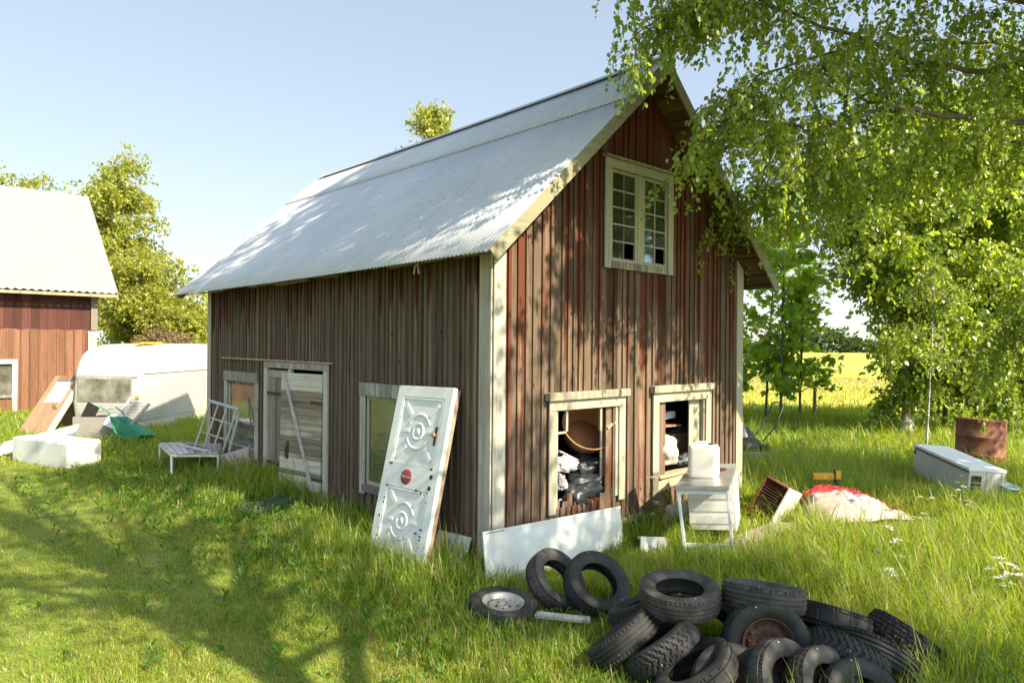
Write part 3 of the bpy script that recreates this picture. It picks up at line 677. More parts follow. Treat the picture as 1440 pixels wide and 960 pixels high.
# something solid for it to rest on
mb = MB(); mb.box(-.35, .35, -.25, .25, 0, 1.28); o = mb.build('crate', M['brown'], None, (-12.2, 19.9, -.18), bevel=.01); o.rotation_euler = (0, 0, -.23); tag(o, 'tall wooden crate the slanting brown door rests on', 'crate')

# ------------------------------------------------------------------ tyres
def tyre_mesh(kind, Rr=.33, wd=.20, bead=.195):
    n = 216; hw = wd/2; mb = MB()
    ws = [-.88, -.80, -.635, -.61, -.49, -.465, -.26, -.235, -.115, -.09, .09, .115, .235, .26, .465, .49, .61, .635, .80, .88]
    side = [(bead, .62), (bead+.012, .72), (bead+.03, .86), (Rr-.075, 1.0), (Rr-.045, 1.0), (Rr-.022, .94), (Rr-.010, .86)]
    inner = [(bead, -.55), (bead+.02, -.62), (bead+.045, -.80), (Rr-.05, -.84), (Rr-.03, -.6), (Rr-.026, 0), (Rr-.03, .6), (Rr-.05, .84), (bead+.045, .80), (bead+.02, .62), (bead, .55)]
    def dep(t, q):
        a = abs(q); g = 0.; k = t*216/(2*math.pi)
        ring = .485 <= a <= .615 or .11 <= a <= .24
        if kind == 'rib':
            if ring: g = 1.
            elif a > .62 and k % 4 < .9: g = .8
        elif kind == 'vee':
            if (k + a*9) % 6 < 1.9 or a < .10 and k % 6 < 1: g = 1.
        elif kind == 'block':
            if ring: g = 1.
            elif (k + (3 if a > .3 else 0)) % 6 < 1.9: g = .9
        else:
            if .485 <= a <= .615: g = .9
            elif a > .62 and k % 3 < .9: g = .7
            elif a < .3 and k % 6 < .9: g = .5
        return g*.013
    V = []
    for j in range(n):
        t = 2*math.pi*j/n; ring = []
        for r, q in side[::1]: ring.append((r, -q*hw))
        for q in ws: ring.append((Rr-.012*(abs(q)/.8)**3-dep(t, q), q*hw))
        for r, q in side[::-1]: ring.append((r, q*hw))
        for r, q in inner[::-1]: ring.append((r, q*hw))
        for r, z in ring: V.append((r*math.cos(t), r*math.sin(t), z))
    k = len(V)//n
    F = [(j*k+i, ((j+1) % n)*k+i, ((j+1) % n)*k+(i+1) % k, j*k+(i+1) % k) for j in range(n) for i in range(k)]
    mb.add(V, F, 0, True)
    me = bpy.data.meshes.new('tyre'); me.from_pydata(mb.v, [], mb.f); me.polygons.foreach_set('use_smooth', mb.sm)
    me.materials.append(M['rubber']); me.set_sharp_from_angle(angle=R(35)); return me
def with_mat(me, m): c = me.copy(); c.materials.clear(); c.materials.append(m); return c
TY = {k: tyre_mesh(k) for k in ('rib', 'vee', 'block', 'lug')}
TYD = {k: with_mat(TY[k], M['rubberd']) for k in TY}
def rim_mesh(mat):
    mb = MB(); prof = [(.204, .085), (.198, .088), (.185, .06), (.172, .045), (.165, .02), (.160, .03), (.125, .048), (.1, .052), (.075, .035), (.06, .035), (.055, .05), (.03, .055), (.028, .03), (.001, .03)]
    mb.lathe(prof, 64)
    mb.lathe([(.204, .085), (.19, .05), (.18, .0), (.185, -.07), (.204, -.085)], 64)
    for k in range(14):
        t = 2*math.pi*k/14; m = Matrix.Translation((.143*math.cos(t), .143*math.sin(t), .0405)) @ Matrix.Rotation(t, 4, 'Z') @ Matrix.Rotation(R(28), 4, 'Y')
        mb.lathe([(.001, .004), (.0135, .004), (.014, -.004)], 12, 1, mat=m)
    for k in range(5):
        t = 2*math.pi*k/5; mb.lathe([(.001, .047), (.009, .047), (.01, .03)], 8, 1, mat=Matrix.Translation((.045*math.cos(t)*1.5, .045*math.sin(t)*1.5, 0)))
    return mb, [mat, M['black']]
PG = 'old tyres heaped in the grass'
ntyre = [0]
def tyre(pos, axis, kind, label, dusty=False, sc=1., spin=0., rim=None, group=PG):
    o = bpy.data.objects.new('tyre' if rim is None else 'car_wheel', (TYD if dusty else TY)[kind] if rim is None else None)
    COL.objects.link(o); o.location = pos; orient(o, axis, spin); o.scale = (sc,)*3
    tag(o, label, 'tyre' if rim is None else 'wheel', group)
    if rim:
        c = bpy.data.objects.new('rubber_tyre', (TYD if dusty else TY)[kind]); COL.objects.link(c); c.parent = o
        mb, mm = rim_mesh(rim); mb.build('rim', mm, o, fix=False)
    return o
tyre((1.39, 5.78, .26), (-.03, -.10, 1), 'rib', 'dusty tyre lying flat on top of the heap at its left, hole upwards', True, 1.0)
tyre((2.06, 5.74, .27), (.10, .20, 1), 'rib', 'tyre lying on the heap right of the flat one, ribbed tread towards the viewer', True)
tyre((.93, 5.75, -.09), (-.58, .32, .75), 'rib', 'outermost left tyre of the heap, leaning with straight tread grooves')
tyre((1.20, 5.58, -.08), (-.55, .26, .78), 'vee', 'leaning tyre with angled tread blocks, second from left in the heap')
tyre((1.40, 5.30, -.15), (-.50, .06, .86), 'lug', 'sloping tyre at the front left of the heap with a twig in its open hole')
tyre((1.68, 5.95, -.06), (.1, -.4, .8), 'block', 'tyre buried under the flat topmost tyre in the heap')
tyre((1.99, 5.48, .0), (-.06, -.93, .14), 'block', 'studded tyre standing upright on a rusty rim in the heap', False, 1., .3, M['iron'])
tyre((2.00, 5.12, -.16), (.50, -.72, .46), 'lug', 'pale grey worn tyre standing at the front of the heap', True, .98)
tyre((2.27, 5.05, -.17), (.46, -.70, .52), 'block', 'standing tyre right of the pale grey worn one', True, .95)
tyre((2.50, 4.98, -.24), (.22, -.72, .62), 'lug', 'lowest front tyre of the heap showing its smooth sidewall', False, .98)
tyre((2.58, 5.42, -.10), (.50, .42, .72), 'vee', 'winter tyre with arrow shaped tread leaning on the right of the heap')
tyre((2.83, 5.50, -.13), (.50, .42, .72), 'rib', 'grooved tyre tucked behind the arrow tread winter tyre')
tyre((3.25, 5.78, -.12), (.60, .12, .76), 'block', 'outermost right tyre of the heap leaning with block tread')
tyre((2.74, 5.98, -.02), (.30, .30, .90), 'lug', 'sloping tyre behind the arrow tread one, under the sky side of the heap')
tyre((1.20, 6.28, -.04), (-.38, .25, .88), 'lug', 'tyre peeking out behind the flat topmost one')
tyre((1.66, 5.18, -.22), (.1, -.62, .75), 'lug', 'low tyre on a rusty rim between the two front tyres', False, 1., 0., M['iron'])
tyre((2.25, 5.75, -.16), (.05, .1, 1), 'rib', 'bottom tyre hidden in the middle of the heap')
bpy.data.objects['tyre'].data.name = 'tyre_rubber'
TG = 'two tyres leaning by the white board'
tyre((.85, 6.95, -.05), (.30, -.62, .74), 'rib', 'dark tyre leaning near the white board, open hole facing out', False, 1.0, 0, None, TG)
tyre((.46, 7.12, -.07), (.56, -.48, .68), 'lug', 'brownish tyre leaning behind the dark one by the white board', True, .98, 0, None, TG)
tyre((-.07, 6.76, -.235), (.06, -.08, 1), 'lug', 'single wheel with pale steel rim lying flat in the grass', False, 1., .4, M['rim'], 'loose wheel')
del bpy.data.objects[[o.name for o in bpy.data.objects if o.get('group') == 'loose wheel'][0]]['group']
mb = MB(); mb.box(-.32, .32, -.05, .05, 0, .035); o = mb.build('plank', M['plank'], None, (.44, 6.66, -.28), bevel=.004); o.rotation_euler = (0, .05, -.12); tag(o, 'short weathered plank lying in the grass near the flat wheel', 'plank')

# ------------------------------------------------------------------ sink bench and things round it
sk = thing('sink_bench', 'steel topped sink bench with pale legs and white cupboard by the gable', 'bench', (2.09, 8.68, -.35), 0)
sk.rotation_euler = (0, R(-4.5), R(-21))
Wd, Dp, Ht = .64, 1.55, .925
mb = MB(); mb.box(0, Wd, 0, Dp, Ht-.012, Ht); mb.box(0, Wd, -.006, 0, Ht-.05, Ht); mb.box(0, .006, 0, Dp, Ht-.05, Ht-.012); mb.box(Wd-.006, Wd, 0, Dp, Ht-.05, Ht-.012); mb.box(0, Wd, Dp-.01, Dp, Ht, Ht+.03)
tp = mb.build('steel_top', M['steel'], sk, bevel=.005, seg=2)
mb = MB(); mb.lathe([(.15, .0015), (.145, .003), (.13, .0015), (.001, .001)], 28, mat=Matrix.Translation((Wd*.6, Dp*.78, Ht)) @ Matrix.Diagonal((1, 1.3, 1, 1))); mb.build('basin', M['iron'], tp, fix=False)
for x, dx in ((.03, .045), (Wd-.03, .03)):
    mb = MB(); mb.beam((x, .03, Ht-.05), (x+dx, .03-.02, 0), .035, .035, (0, 1, 0)); mb.build('leg', M['legblue'], sk, bevel=.003)
for a, b in (((.06, .02, .20), (Wd-.0, .02, .20)), ((.02, .025, Ht-.075), (Wd-.02, .025, Ht-.075))):
    mb = MB(); mb.beam(a, b, .03, .05); mb.build('stretcher', M['legblue'], sk, bevel=.003)
mb = MB(); mb.box(.05, Wd-.02, .72, .74, .22, Ht-.05); mb.box(Wd-.02, Wd, .72, Dp, .20, Ht-.05); mb.box(.05, .07, .74, Dp, .22, Ht-.05)
for z in (.36, .52, .68, .80): mb.box(.05, Wd-.03, .712, .72, z-.06, z+.055)
mb.build('cupboard', M['whitep'], sk, bevel=.004)
jc = thing('jerrycan', 'milky white plastic jerrycan standing on the steel sink bench', 'jerrycan', (2.51, 9.18, .585), R(-24)); jc.scale = (1.09, 1.09, 1.12)
b = bmesh.new(); bmesh.ops.create_cube(b, size=1)
for v in b.verts: v.co = Vector((v.co.x*.345, v.co.y*.22, (v.co.z+.5)*.395))
bmesh.ops.bevel(b, geom=b.edges[:], offset=.065, segments=5, profile=.6, affect='EDGES')
me = bpy.data.meshes.new('can_body'); b.to_mesh(me); b.free(); me.materials.append(M['plastic'])
for p in me.polygons: p.use_smooth = True
o = bpy.data.objects.new('can_body', me); COL.objects.link(o); o.parent = jc
mb = MB(); mb.lathe([(.001, .04), (.032, .04), (.036, .035), (.036, -.02)], 24, mat=Matrix.Translation((.085, -.02, .37))); mb.build('spout', M['black'], jc)
mb = MB(); mb.tube([(-.12, .03, .385), (-.1, .03, .41), (.02, .03, .41), (.04, .03, .385)], .014, 8); mb.build('handle', M['plastic'], jc)
lump('sack', M['bagwhite'], 'dirty white sack on the ground under the sink bench', 'sack', (2.50, 10.05, -.14), (.34, .2, .26), 41, rz=.3, crease=.2)
mb = MB(); mb.box(-.18, .18, -.02, .02, 0, .22); mb.box(-.18, .18, .02, .12, .19, .22); o = mb.build('panel_scrap', M['whitep'], None, (1.83, 8.98, -.36), bevel=.005); o.rotation_euler = (R(-12), R(3), R(8)); tag(o, 'small white panel scrap in the grass left of the sink bench', 'panel')
rk = thing('fridge_carcass', 'rusty open appliance shell with wire shelves beside the sink bench', 'appliance', (3.86, 10.75, -.36)); rk.rotation_euler = (R(-20), R(20), R(-52))
mb = MB(); w, d, h = .42, .46, .64
mb.box(-w/2, -w/2+.03, -d/2, d/2, 0, h); mb.box(-w/2+.03, w/2-.03, -d/2, d/2, 0, .03); mb.box(-w/2+.03, w/2-.03, -d/2, d/2, h-.03, h); mb.box(-w/2+.03, w/2-.03, d/2-.03, d/2, .03, h-.03); mb.build('shell', M['rust'], rk, bevel=.006)
mb = MB(); mb.box(w/2-.03, w/2, -d/2, d/2, 0, h); mb.build('side_panel', M['whitep'], rk, bevel=.006)
mb = MB()
for i in range(13): z = .05+i*.043; mb.tube([(-w/2+.03, -d/2+.02, z), (w/2-.03, -d/2+.02, z)], .007, 5)
for x in (-.12, .1): mb.tube([(x, -d/2+.025, .03), (x, -d/2+.025, h-.03)], .006, 5)
mb.build('wire_rack', M['iron'], rk)
mb = MB(); r = random.Random(2)
pts = [(2.25, 8.62), (2.75, 8.45), (3.5, 9.1), (4.35, 10.0), (4.45, 10.45), (3.9, 10.5), (3.1, 9.75), (2.4, 9.1)]
n = len(pts); mb.add([(x, y, -.30) for x, y in pts]+[(x, y, -.42) for x, y in pts], [tuple(range(n))]+[(i, (i+1) % n, n+(i+1) % n, n+i) for i in range(n)])
tag(mb.build('path', M['slab'], None, bevel=.02, seg=2), kind='structure')
# red and white tarpaulin
from mathutils import noise as mn
nx, ny = 44, 34; V = []
for j in range(ny):
    for i in range(nx):
        a, b = i/(nx-1), j/(ny-1); x = (a-.5)*1.75; y = (b-.5)*1.15
        e = min(a, 1-a, b, 1-b); hh = .36*max(0, 1-abs((a-.38)/.60)**1.5)*max(0, 1-abs((b-.66)/.66)**1.4)
        q = Vector((x*2.2, y*2.2, 3)); hh += .06*mn.noise(q*1.6)+.07*abs(mn.noise(q*3.3))+.02*mn.noise(q*9); x += .12*mn.noise(q+Vector((9, 0, 0))); y += .12*mn.noise(q+Vector((0, 9, 0)))
        V.append((x, y, max(.02, hh)*min(1, e*6+.12)))
F = [(j*nx+i, j*nx+i+1, (j+1)*nx+i+1, (j+1)*nx+i) for j in range(ny-1) for i in range(nx-1)]
m = NT('tarp_cloth'); v = m.coord(); x = m.n('ShaderNodeSeparateXYZ'); m.L(v, x.inputs[0])
dd = m.math('ABSOLUTE', m.math('SUBTRACT', m.math('ADD', x.outputs[1], m.math('MULTIPLY', x.outputs[0], .35)), m.math('ADD', .0, m.math('MULTIPLY', m.noise(v, 2.2, 2), .30))))
band = m.ramp(dd, [(.17, 1.), (.19, 0.)])
base = m.mix(m.ramp(m.math('SUBTRACT', m.math('MULTIPLY', x.outputs[0], -1.), .0), [(.0, 0.), (.35, .5)]), (.30, .305, .29, 1), (.33, .17, .16, 1))
base = m.mix(m.ramp(m.noise(v, 5, 5), [(.42, 0.), (.7, .75)]), base, (.20, .17, .11, 1))
m.pbr(m.mix(band, base, (.55, .025, .025, 1)), .5, 0, m.bump(m.noise(v, 9, 4), .5, .03))
mb = MB(); mb.add(V, F, 0, True); o = mb.build('tarpaulin', m.m, None, (5.28, 10.95, -.25), fix=False); o.rotation_euler = (0, 0, .18); tag(o, 'crumpled red and white tarpaulin heaped in the tall grass', 'tarpaulin')
q = o.modifiers.new('cloth', 'SOLIDIFY'); q.thickness = .006
yt = thing('yellow_tool', 'yellow bar on a stick poking out of the grass behind the tarpaulin', 'tool', (5.22, 11.7, -.35), .05)
mb = MB(); mb.box(-.22, .13, -.025, .025, .455, .565); mb.box(.16, .25, -.03, .03, .46, .60); mb.build('bar', plain('yellow_bar', (.58, .30, .015, 1), .5), yt, bevel=.008)
mb = MB(); mb.tube([(.14, 0, 0), (.145, 0, .62)], .013, 6); mb.box(.17, .22, -.02, .02, .30, .455); mb.build('stick', M['black'], yt)
# capsized white freezer
fz = thing('freezer', 'old white freezer lying tilted in the meadow at the right', 'freezer'); fz.location = (8.02, 14.1, -.20)
fz.rotation_euler = (R(5.5), R(3), R(-2))
# local: x width, -y towards the viewer, z up
Lf, Wf, Hf = 1.78, .62, .56
mb = MB(); mb.box(0, Wf, -Lf, 0, .0, Hf-.03); mb.build('body', M['whitep'], fz, bevel=.02, seg=2)
mb = MB(); mb.box(-.012, Wf+.012, -Lf-.012, .012, Hf-.026, Hf+.03); mb.build('lid', paint('freezer_lid', (.74, .75, .75, 1), (.4, .36, .3, 1), .25, .35, 2, .04, False), fz, bevel=.012, seg=2)
mb = MB(); mb.box(-.02, -.012, -Lf-.01, .01, Hf-.05, Hf-.028); mb.box(-.018, -.004, -.05, -.005, Hf-.16, Hf-.08); mb.build('rusty_trim', M['rust'], fz)
mb = MB(); mb.box(.05, .22, -Lf-.004, -Lf+.02, .12, Hf-.10); mb.build('vent_hole', M['black'], fz)
mb = MB()
for z in (.17, .25, .33): mb.box(.05, .22, -Lf-.012, -Lf-.004, z, z+.02)
for x in (.30, .56): mb.box(x, x+.012, -Lf-.006, -Lf+.01, .02, Hf-.03)
mb.build('vent_slat', M['greyp'], fz)
dr = thing('oil_tank', 'big rusty brown oil drum standing behind the tilted white freezer', 'drum', (10.02, 15.1, -.36)); dr.rotation_euler = (R(-3), R(4), 0)
m = NT('rusty_drum'); v = m.coord(); a = m.noise(v, 2.2, 6, .7); b = m.noise(v, 16, 4, .7)
m.pbr(m.mix(m.ramp(b, [(.62, 0.), (.68, .7)]), m.ramp(a, [(.3, (.055, .022, .014, 1)), (.5, (.17, .062, .03, 1)), (.7, (.30, .14, .08, 1))]), (.45, .42, .36, 1)), .75, .15, m.bump(b, .4, .01))
mb = MB(); mb.lathe([(.001, 1.13), (.43, 1.13), (.455, 1.15), (.47, 1.14), (.47, 1.10), (.46, 1.08), (.46, .78), (.475, .76), (.46, .74), (.46, .40), (.475, .38), (.46, .36), (.46, .03), (.47, .0), (.001, .0)], 48); mb.build('shell', m.m, dr)
mb = MB(); mb.lathe([(.001, .04), (.05, .04), (.05, .0)], 16, mat=Matrix.Translation((.25, -.1, 1.13))); mb.build('bung', M['iron'], dr)
mb = MB(); mb.lathe([(.001, 0), (.13, 0), (.16, .26), (.168, .26), (.168, .27), (.15, .27), (.12, .02), (.001, .02)], 28); o = mb.build('bucket', M['blue'], None, (8.62, 12.32, -.34)); o.rotation_euler = (.2, .1, 0); tag(o, 'pale blue plastic bucket beside the near end of the freezer', 'bucket')
# lawn mower behind the barn corner
mw = thing('lawn_mower', 'black lawn mower with grey grass box behind the barn corner', 'mower', (5.62, 17.0, -.26), R(14)); mw.scale = (1.15, 1.15, 1.2)
mb = MB(); mb.lathe([(.001, .30), (.20, .30), (.27, .24), (.30, .16), (.30, .12)], 24, mat=Matrix.Diagonal((1.25, 1, 1, 1))); mb.build('deck', M['black'], mw)
mb = MB(); mb.box(-.14, .14, -.12, .12, .29, .45); mb.lathe([(.001, .53), (.1, .52), (.12, .45)], 16); mb.build('engine', M['black'], mw, bevel=.02, seg=2)
for x in (-.32, .32):
    for y in (-.25, .25):
        mb = MB(); mb.lathe([(.001, .02), (.06, .03), (.10, .03), (.105, .0), (.10, -.03), (.001, -.03)], 18, mat=Matrix.Translation((x, y, .105)) @ Matrix.Rotation(R(90), 4, 'X')); mb.build('wheel', M['black'], mw)
mb = MB()
for y in (-.2, .2): mb.tube([(.3, y, .25), (.62, y, .55), (.78, y, .95), (.80, y*.6, 1.0)], .014, 6)
mb.tube([(.80, -.12, 1.0), (.80, .12, 1.0)], .016, 6); mb.build('handlebar', M['black'], mw)
mb = MB(); V = [(-.42, -.25, .28), (-.05, -.25, .34), (-.05, .25, .34), (-.42, .25, .28), (-.36, -.2, .95), (-.20, -.12, .80), (-.20, .12, .80), (-.36, .2, .95)]; mb.hexa(V); mb.build('grass_box', M['greyp'], mw, bevel=.03, seg=2)
lump('stone', M['stone'], 'pale boulder in the grass below the black lawn mower', 'stone', (5.30, 15.6, -.26), (.52, .3, .24), 51, rz=.2, crease=.1)
mb = MB(); mb.tube([(0, 0, 0), (.02, 0, 1.45)], .06, 7); o = mb.build('stake', M['rough'], None, (10.9, 25.4, -.4)); tag(o, 'lone wooden stake at the edge of the yellow field', 'stake')

# ------------------------------------------------------------------ bench, bed end and things by the long wall
bn = thing('yard_bench', 'low white metal bench topped with loose grey planks', 'bench', (-6.10, 12.72, -.17), R(2))
cs = [(-.02, 0), (.80, .02), (.42, 1.20), (-.84, 1.34)]   # foot positions
mb = MB()
for i in range(4):
    a, b = cs[i], cs[(i+1) % 4]; mb.beam((a[0], a[1], .42), (b[0], b[1], .42), .03, .045)
mb.build('frame', M['whitep'], bn, bevel=.003)
for x, y in cs:
    mb = MB(); mb.beam((x, y, 0), (x, y, .44), .035, .035, (0, 1, 0)); mb.build('leg', M['whitep'], bn, bevel=.003)
r = random.Random(8); mb = MB()
for k in range(8):
    u0 = (k+.04)/8; u1 = (k+.93)/8; z = .446+r.uniform(0, .012)
    lerp = lambda p, q, t: (p[0]+(q[0]-p[0])*t, p[1]+(q[1]-p[1])*t)
    e0, e1 = r.uniform(-.05, .01), r.uniform(.98, 1.05)
    P4 = []
    for uu, ee in ((u0, e0), (u1, e0), (u1, e1), (u0, e1)):
        f = lerp(cs[0], cs[1], uu); g = lerp(cs[3], cs[2], uu); P4.append(lerp(f, g, ee))
    mb.hexa([(p[0], p[1], z) for p in P4]+[(p[0], p[1], z+.022) for p in P4])
mb.beam((-.35, .95, .50), (.55, .15, .485), .10, .02); mb.beam((-.2, 1.1, .505), (.72, .3, .49), .09, .022)
mb.build('seat_plank', M['plank'], bn, bevel=.003)
be = thing('bed_end', 'slatted bed end of pale bars leaning on the plank bench', 'bed end'); thingm(be, (-5.70, 13.28, .27), panel_frame(0, 0, -.42, .25, -.17))
for x in (-.36, -.13, .11, .36):
    mb = MB(); mb.beam((x, 0, -.02), (x, 0, .86), .032, .026, (0, 1, 0)); mb.build('upright', M['trimgrey'], be, bevel=.003)
for z in (.28, .58):
    mb = MB(); mb.beam((-.36, .02, z), (.36, .02, z), .022, .028); mb.build('rung', M['trimgrey'], be)
mb = MB(); mb.tube([(-.42, 0, .88), (.42, 0, .88)], .032, 10); mb.build('top_rail', M['pipe'], be)
mb = MB(); mb.beam((.42, .14, -.40), (.40, .04, .86), .05, .03, (0, 1, 0)); mb.build('rear_strut', M['plank'], be)
cb = thing('plank_stack', 'greyed board box leaning at the wall beside the bench', 'box', (-4.98, 13.05, -.18)); cb.rotation_euler = (R(10), R(-16), YAW-R(40))
mb = MB(); mb.box(-.26, .26, -.02, .02, 0, .50); mb.box(.26, .285, -.02, .30, 0, .50); mb.box(-.285, -.26, -.02, .30, 0, .50); mb.build('side', wood('stained_box', (.2, .15, .13, 1), (.45, .38, .34, 1)), cb, bevel=.005)
mb = MB(); mb.box(-.255, .255, .021, .3, .01, .03); mb.build('base', M['plank'], cb)
mb = MB(); mb.box(-.50, .50, -.30, .30, 0, .035); o = mb.build('doorstep', M['mat'], None, (-3.62, 10.62, -.135), bevel=.01); o.rotation_euler = (0, R(-2), YAW+R(20)); tag(o, 'flat dark slab in the grass before the double door', 'slab')

# ------------------------------------------------------------------ caravan and yard things
cv = thing('caravan', 'white ribbed caravan parked between the two barns', 'caravan', (-9.93, 18.85, -.17), R(-3))
CW, CL = 1.84, 5.6     # x from -CW to 0, y from 0 back
prof = [(.10, .34), (.03, .55), (0, .85), (.0, 1.35), (.05, 1.62), (.14, 1.90), (.30, 2.12), (.62, 2.30), (1.2, 2.38), (2.8, 2.42), (4.6, 2.38), (5.2, 2.28), (5.48, 2.05), (5.6, 1.5), (5.6, .34)]
b = bmesh.new(); lo = [b.verts.new((-CW, y, z)) for y, z in prof]; hi = [b.verts.new((0, y, z)) for y, z in prof]; n = len(prof)
lf = b.faces.new(lo[::-1]); rf_ = b.faces.new(hi); strip = []
for i in range(n): strip.append(b.faces.new((lo[i], lo[(i+1) % n], hi[(i+1) % n], hi[i])))
bmesh.ops.bevel(b, geom=[e for f in (lf, rf_) for e in f.edges if e.verts[0].co.z > .8 or e.verts[1].co.z > .8], offset=.11, segments=4, profile=.5, affect='EDGES')
for f in b.faces: f.smooth = True; f.material_index = 1 if (f.normal.y < -.2 and f.calc_center_median().y < .7) else 0
bmesh.ops.recalc_face_normals(b, faces=b.faces)
me = bpy.data.meshes.new('body'); b.to_mesh(me); b.free()
m = NT('ribbed_skin'); v = m.coord(); x = m.n('ShaderNodeSeparateXYZ'); m.L(v, x.inputs[0])
rib = m.math('PINGPONG', x.outputs[2], .045); zl = m.ramp(m.math('SUBTRACT', 1.62, x.outputs[2]), [(.0, 0.), (.01, 1.)]); hh = m.math('MULTIPLY', m.ramp(rib, [(.0, 0.), (.012, 1.)]), zl)
m.pbr(m.mix(m.ramp(m.noise(v, 1.4, 5, .6), [(.45, 0.), (.8, .35)]), (.37, .365, .34, 1), (.25, .21, .15, 1)), .32, 0, m.bump(hh, .5, .012))
me.materials.append(m.m); me.materials.append(M['aluf']); me.set_sharp_from_angle(angle=R(40))
o = bpy.data.objects.new('body', me); COL.objects.link(o); o.parent = cv
mb = MB(); mb.box(-CW+.02, -.015, .12, CL-.1, .06, .338); mb.build('skirt', M['skirt'], cv, bevel=.01)
mb = MB(); mb.box(-CW+.10, -.22, -.012, .012, .84, 1.50)
fw = mb.build('front_window', M['trimgrey'], cv, bevel=.02, seg=3)
mb = MB(); mb.box(-CW+.14, -.26, -.02, -.013, .88, 1.46); mb.build('pane', M['cwin'], fw, bevel=.003)
mb = MB(); mb.tube([(.008, .14, 1.60), (.008, 5.4, 1.60)], .012, 6); mb.tube([(-CW+.05, -.004, 1.535), (-.05, -.004, 1.535)], .012, 6); mb.build('trim_strip', M['aluf'], cv)
mb = MB(); mb.box(-.62, -.30, 1.05, 1.65, 2.40, 2.46); mb.box(-.70, -.52, .85, 1.25, 2.385, 2.42); mb.build('roof_hatch', M['amber'], cv, bevel=.012, seg=2)
mb = MB(); mb.lathe([(.001, .09), (.15, .09), (.30, .07), (.32, .0), (.30, -.07), (.001, -.07)], 24, mat=Matrix.Translation((-.13, 3.0, .32)) @ Matrix.Rotation(R(90), 4, 'Y')); mb.build('wheel', M['black'], cv)
mb = MB(); mb.box(.0, .012, 2.0, 2.2, .95, 1.0); mb.box(.0, .012, 2.9, 3.1, .78, .80); mb.build('side_vent', M['greyp'], cv)
mb = MB(); mb.box(-.11, -.02, -.02, -.005, .95, 1.02); mb.build('lamp', M['amber'], cv)
mb = MB(); mb.beam((-.3, .1, .3), (-CW/2, -1.1, .33), .06, .08); mb.beam((-CW+.3, .1, .3), (-CW/2, -1.1, .33), .06, .08); mb.build('drawbar', M['iron'], cv)
bn2 = thing('grey_bin', 'pale grey open bin full of boards in front of the caravan', 'bin', (-10.42, 17.65, -.17), R(5))
mb = MB(); w, d, h = .80, .55, .60
mb.box(-w/2, w/2, -d/2, -d/2+.02, 0, h); mb.box(-w/2, w/2, d/2-.02, d/2, 0, h); mb.box(-w/2, -w/2+.02, -d/2+.02, d/2-.02, 0, h); mb.box(w/2-.02, w/2, -d/2+.02, d/2-.02, 0, h); mb.box(-w/2+.02, w/2-.02, -d/2+.02, d/2-.02, 0, .03); mb.build('tub', M['aluf'], bn2, bevel=.008)
bar_thing('black_board', (-10.70, 17.65, .2), (-10.42, 17.6, .72), .32, .02, M['black'], 'black board standing up in the pale grey bin', 'board', (0, 1, 0))
bar_thing('red_lath', (-10.5, 17.75, .50), (-10.02, 17.8, .62), .08, .02, M['brown'], 'brown lath lying across the pale grey bin', 'lath')
sv = thing('snow_shovel', 'white snow shovel standing behind the green wheelbarrow', 'shovel', (-9.72, 17.3, .25)); sv.rotation_euler = (R(-14), R(24), .2)
mb = MB(); mb.box(-.24, .24, -.012, .012, -.10, .14); mb.hexa([(-.24, -.012, .14), (.24, -.012, .14), (.24, .012, .14), (-.24, .012, .14), (-.06, -.012, .28), (.06, -.012, .28), (.06, .012, .28), (-.06, .012, .28)]); mb.build('blade', M['plastic'], sv, bevel=.006)
mb = MB(); mb.tube([(0, 0, .27), (0, 0, .75)], .026, 8); mb.build('shaft', M['plastic'], sv)
wb = thing('wheelbarrow', 'green wheelbarrow tipped forward before the caravan', 'wheelbarrow', (-9.15, 16.55, -.17)); wb.rotation_euler = (R(-8), R(26), R(-12))
mb = MB()   # tray: open truncated shell
def tray(z0, z1, i):
    a = [(-.22-i, -.18-i), (.30+i, -.18-i), (.30+i, .18+i), (-.22-i, .18+i)]; b_ = [(-.42-i, -.30-i), (.52+i, -.30-i), (.52+i, .30+i), (-.42-i, .30+i)]
    return [(x, y, z0) for x, y in a]+[(x, y, z1) for x, y in b_]
A = tray(.28, .58, .0); B = tray(.295, .58, -.012)
mb.add(A+B, [(3, 2, 1, 0), (0, 1, 5, 4), (1, 2, 6, 5), (2, 3, 7, 6), (3, 0, 4, 7), (8, 9, 10, 11), (12, 13, 9, 8), (13, 14, 10, 9), (14, 15, 11, 10), (15, 12, 8, 11), (4, 5, 13, 12), (5, 6, 14, 13), (6, 7, 15, 14), (7, 4, 12, 15)])
mb.build('tray', M['green'], wb, bevel=.012, seg=2)
mb = MB()
for y in (-.24, .24): mb.tube([(.55, y*.35, .20), (-.15, y, .30), (-.55, y*1.05, .62), (-.80, y*1.1, .64)], .018, 8)
mb.build('handle', M['green'], wb)
mb = MB()
for y in (-.2, .2): mb.tube([(-.15, y, .30), (-.30, y, .02), (-.1, y, .02), (.05, y, .27)], .015, 6)
mb.build('leg', M['green'], wb)
mb = MB(); mb.lathe([(.001, .03), (.08, .035), (.15, .045), (.19, .03), (.195, .0), (.19, -.03), (.15, -.045), (.001, -.03)], 28, mat=Matrix.Translation((.62, 0, .18)) @ Matrix.Rotation(R(90), 4, 'X')); mb.build('wheel', M['black'], wb)
bar_thing('pole', (-9.35, 16.9, .05), (-8.62, 16.8, .82), .07, .03, M['trimgrey'], 'pale board sticking out of the green wheelbarrow', 'board', (0, 1, 0))
wx = thing('white_cabinet', 'white cabinet lying on its back in the sunny grass', 'cabinet', (-9.25, 14.35, -.19), R(-28))
mb = MB(); mb.box(-.95, .95, -.34, .34, .0, .50); mb.build('body', M['whitep'], wx, bevel=.015, seg=2)
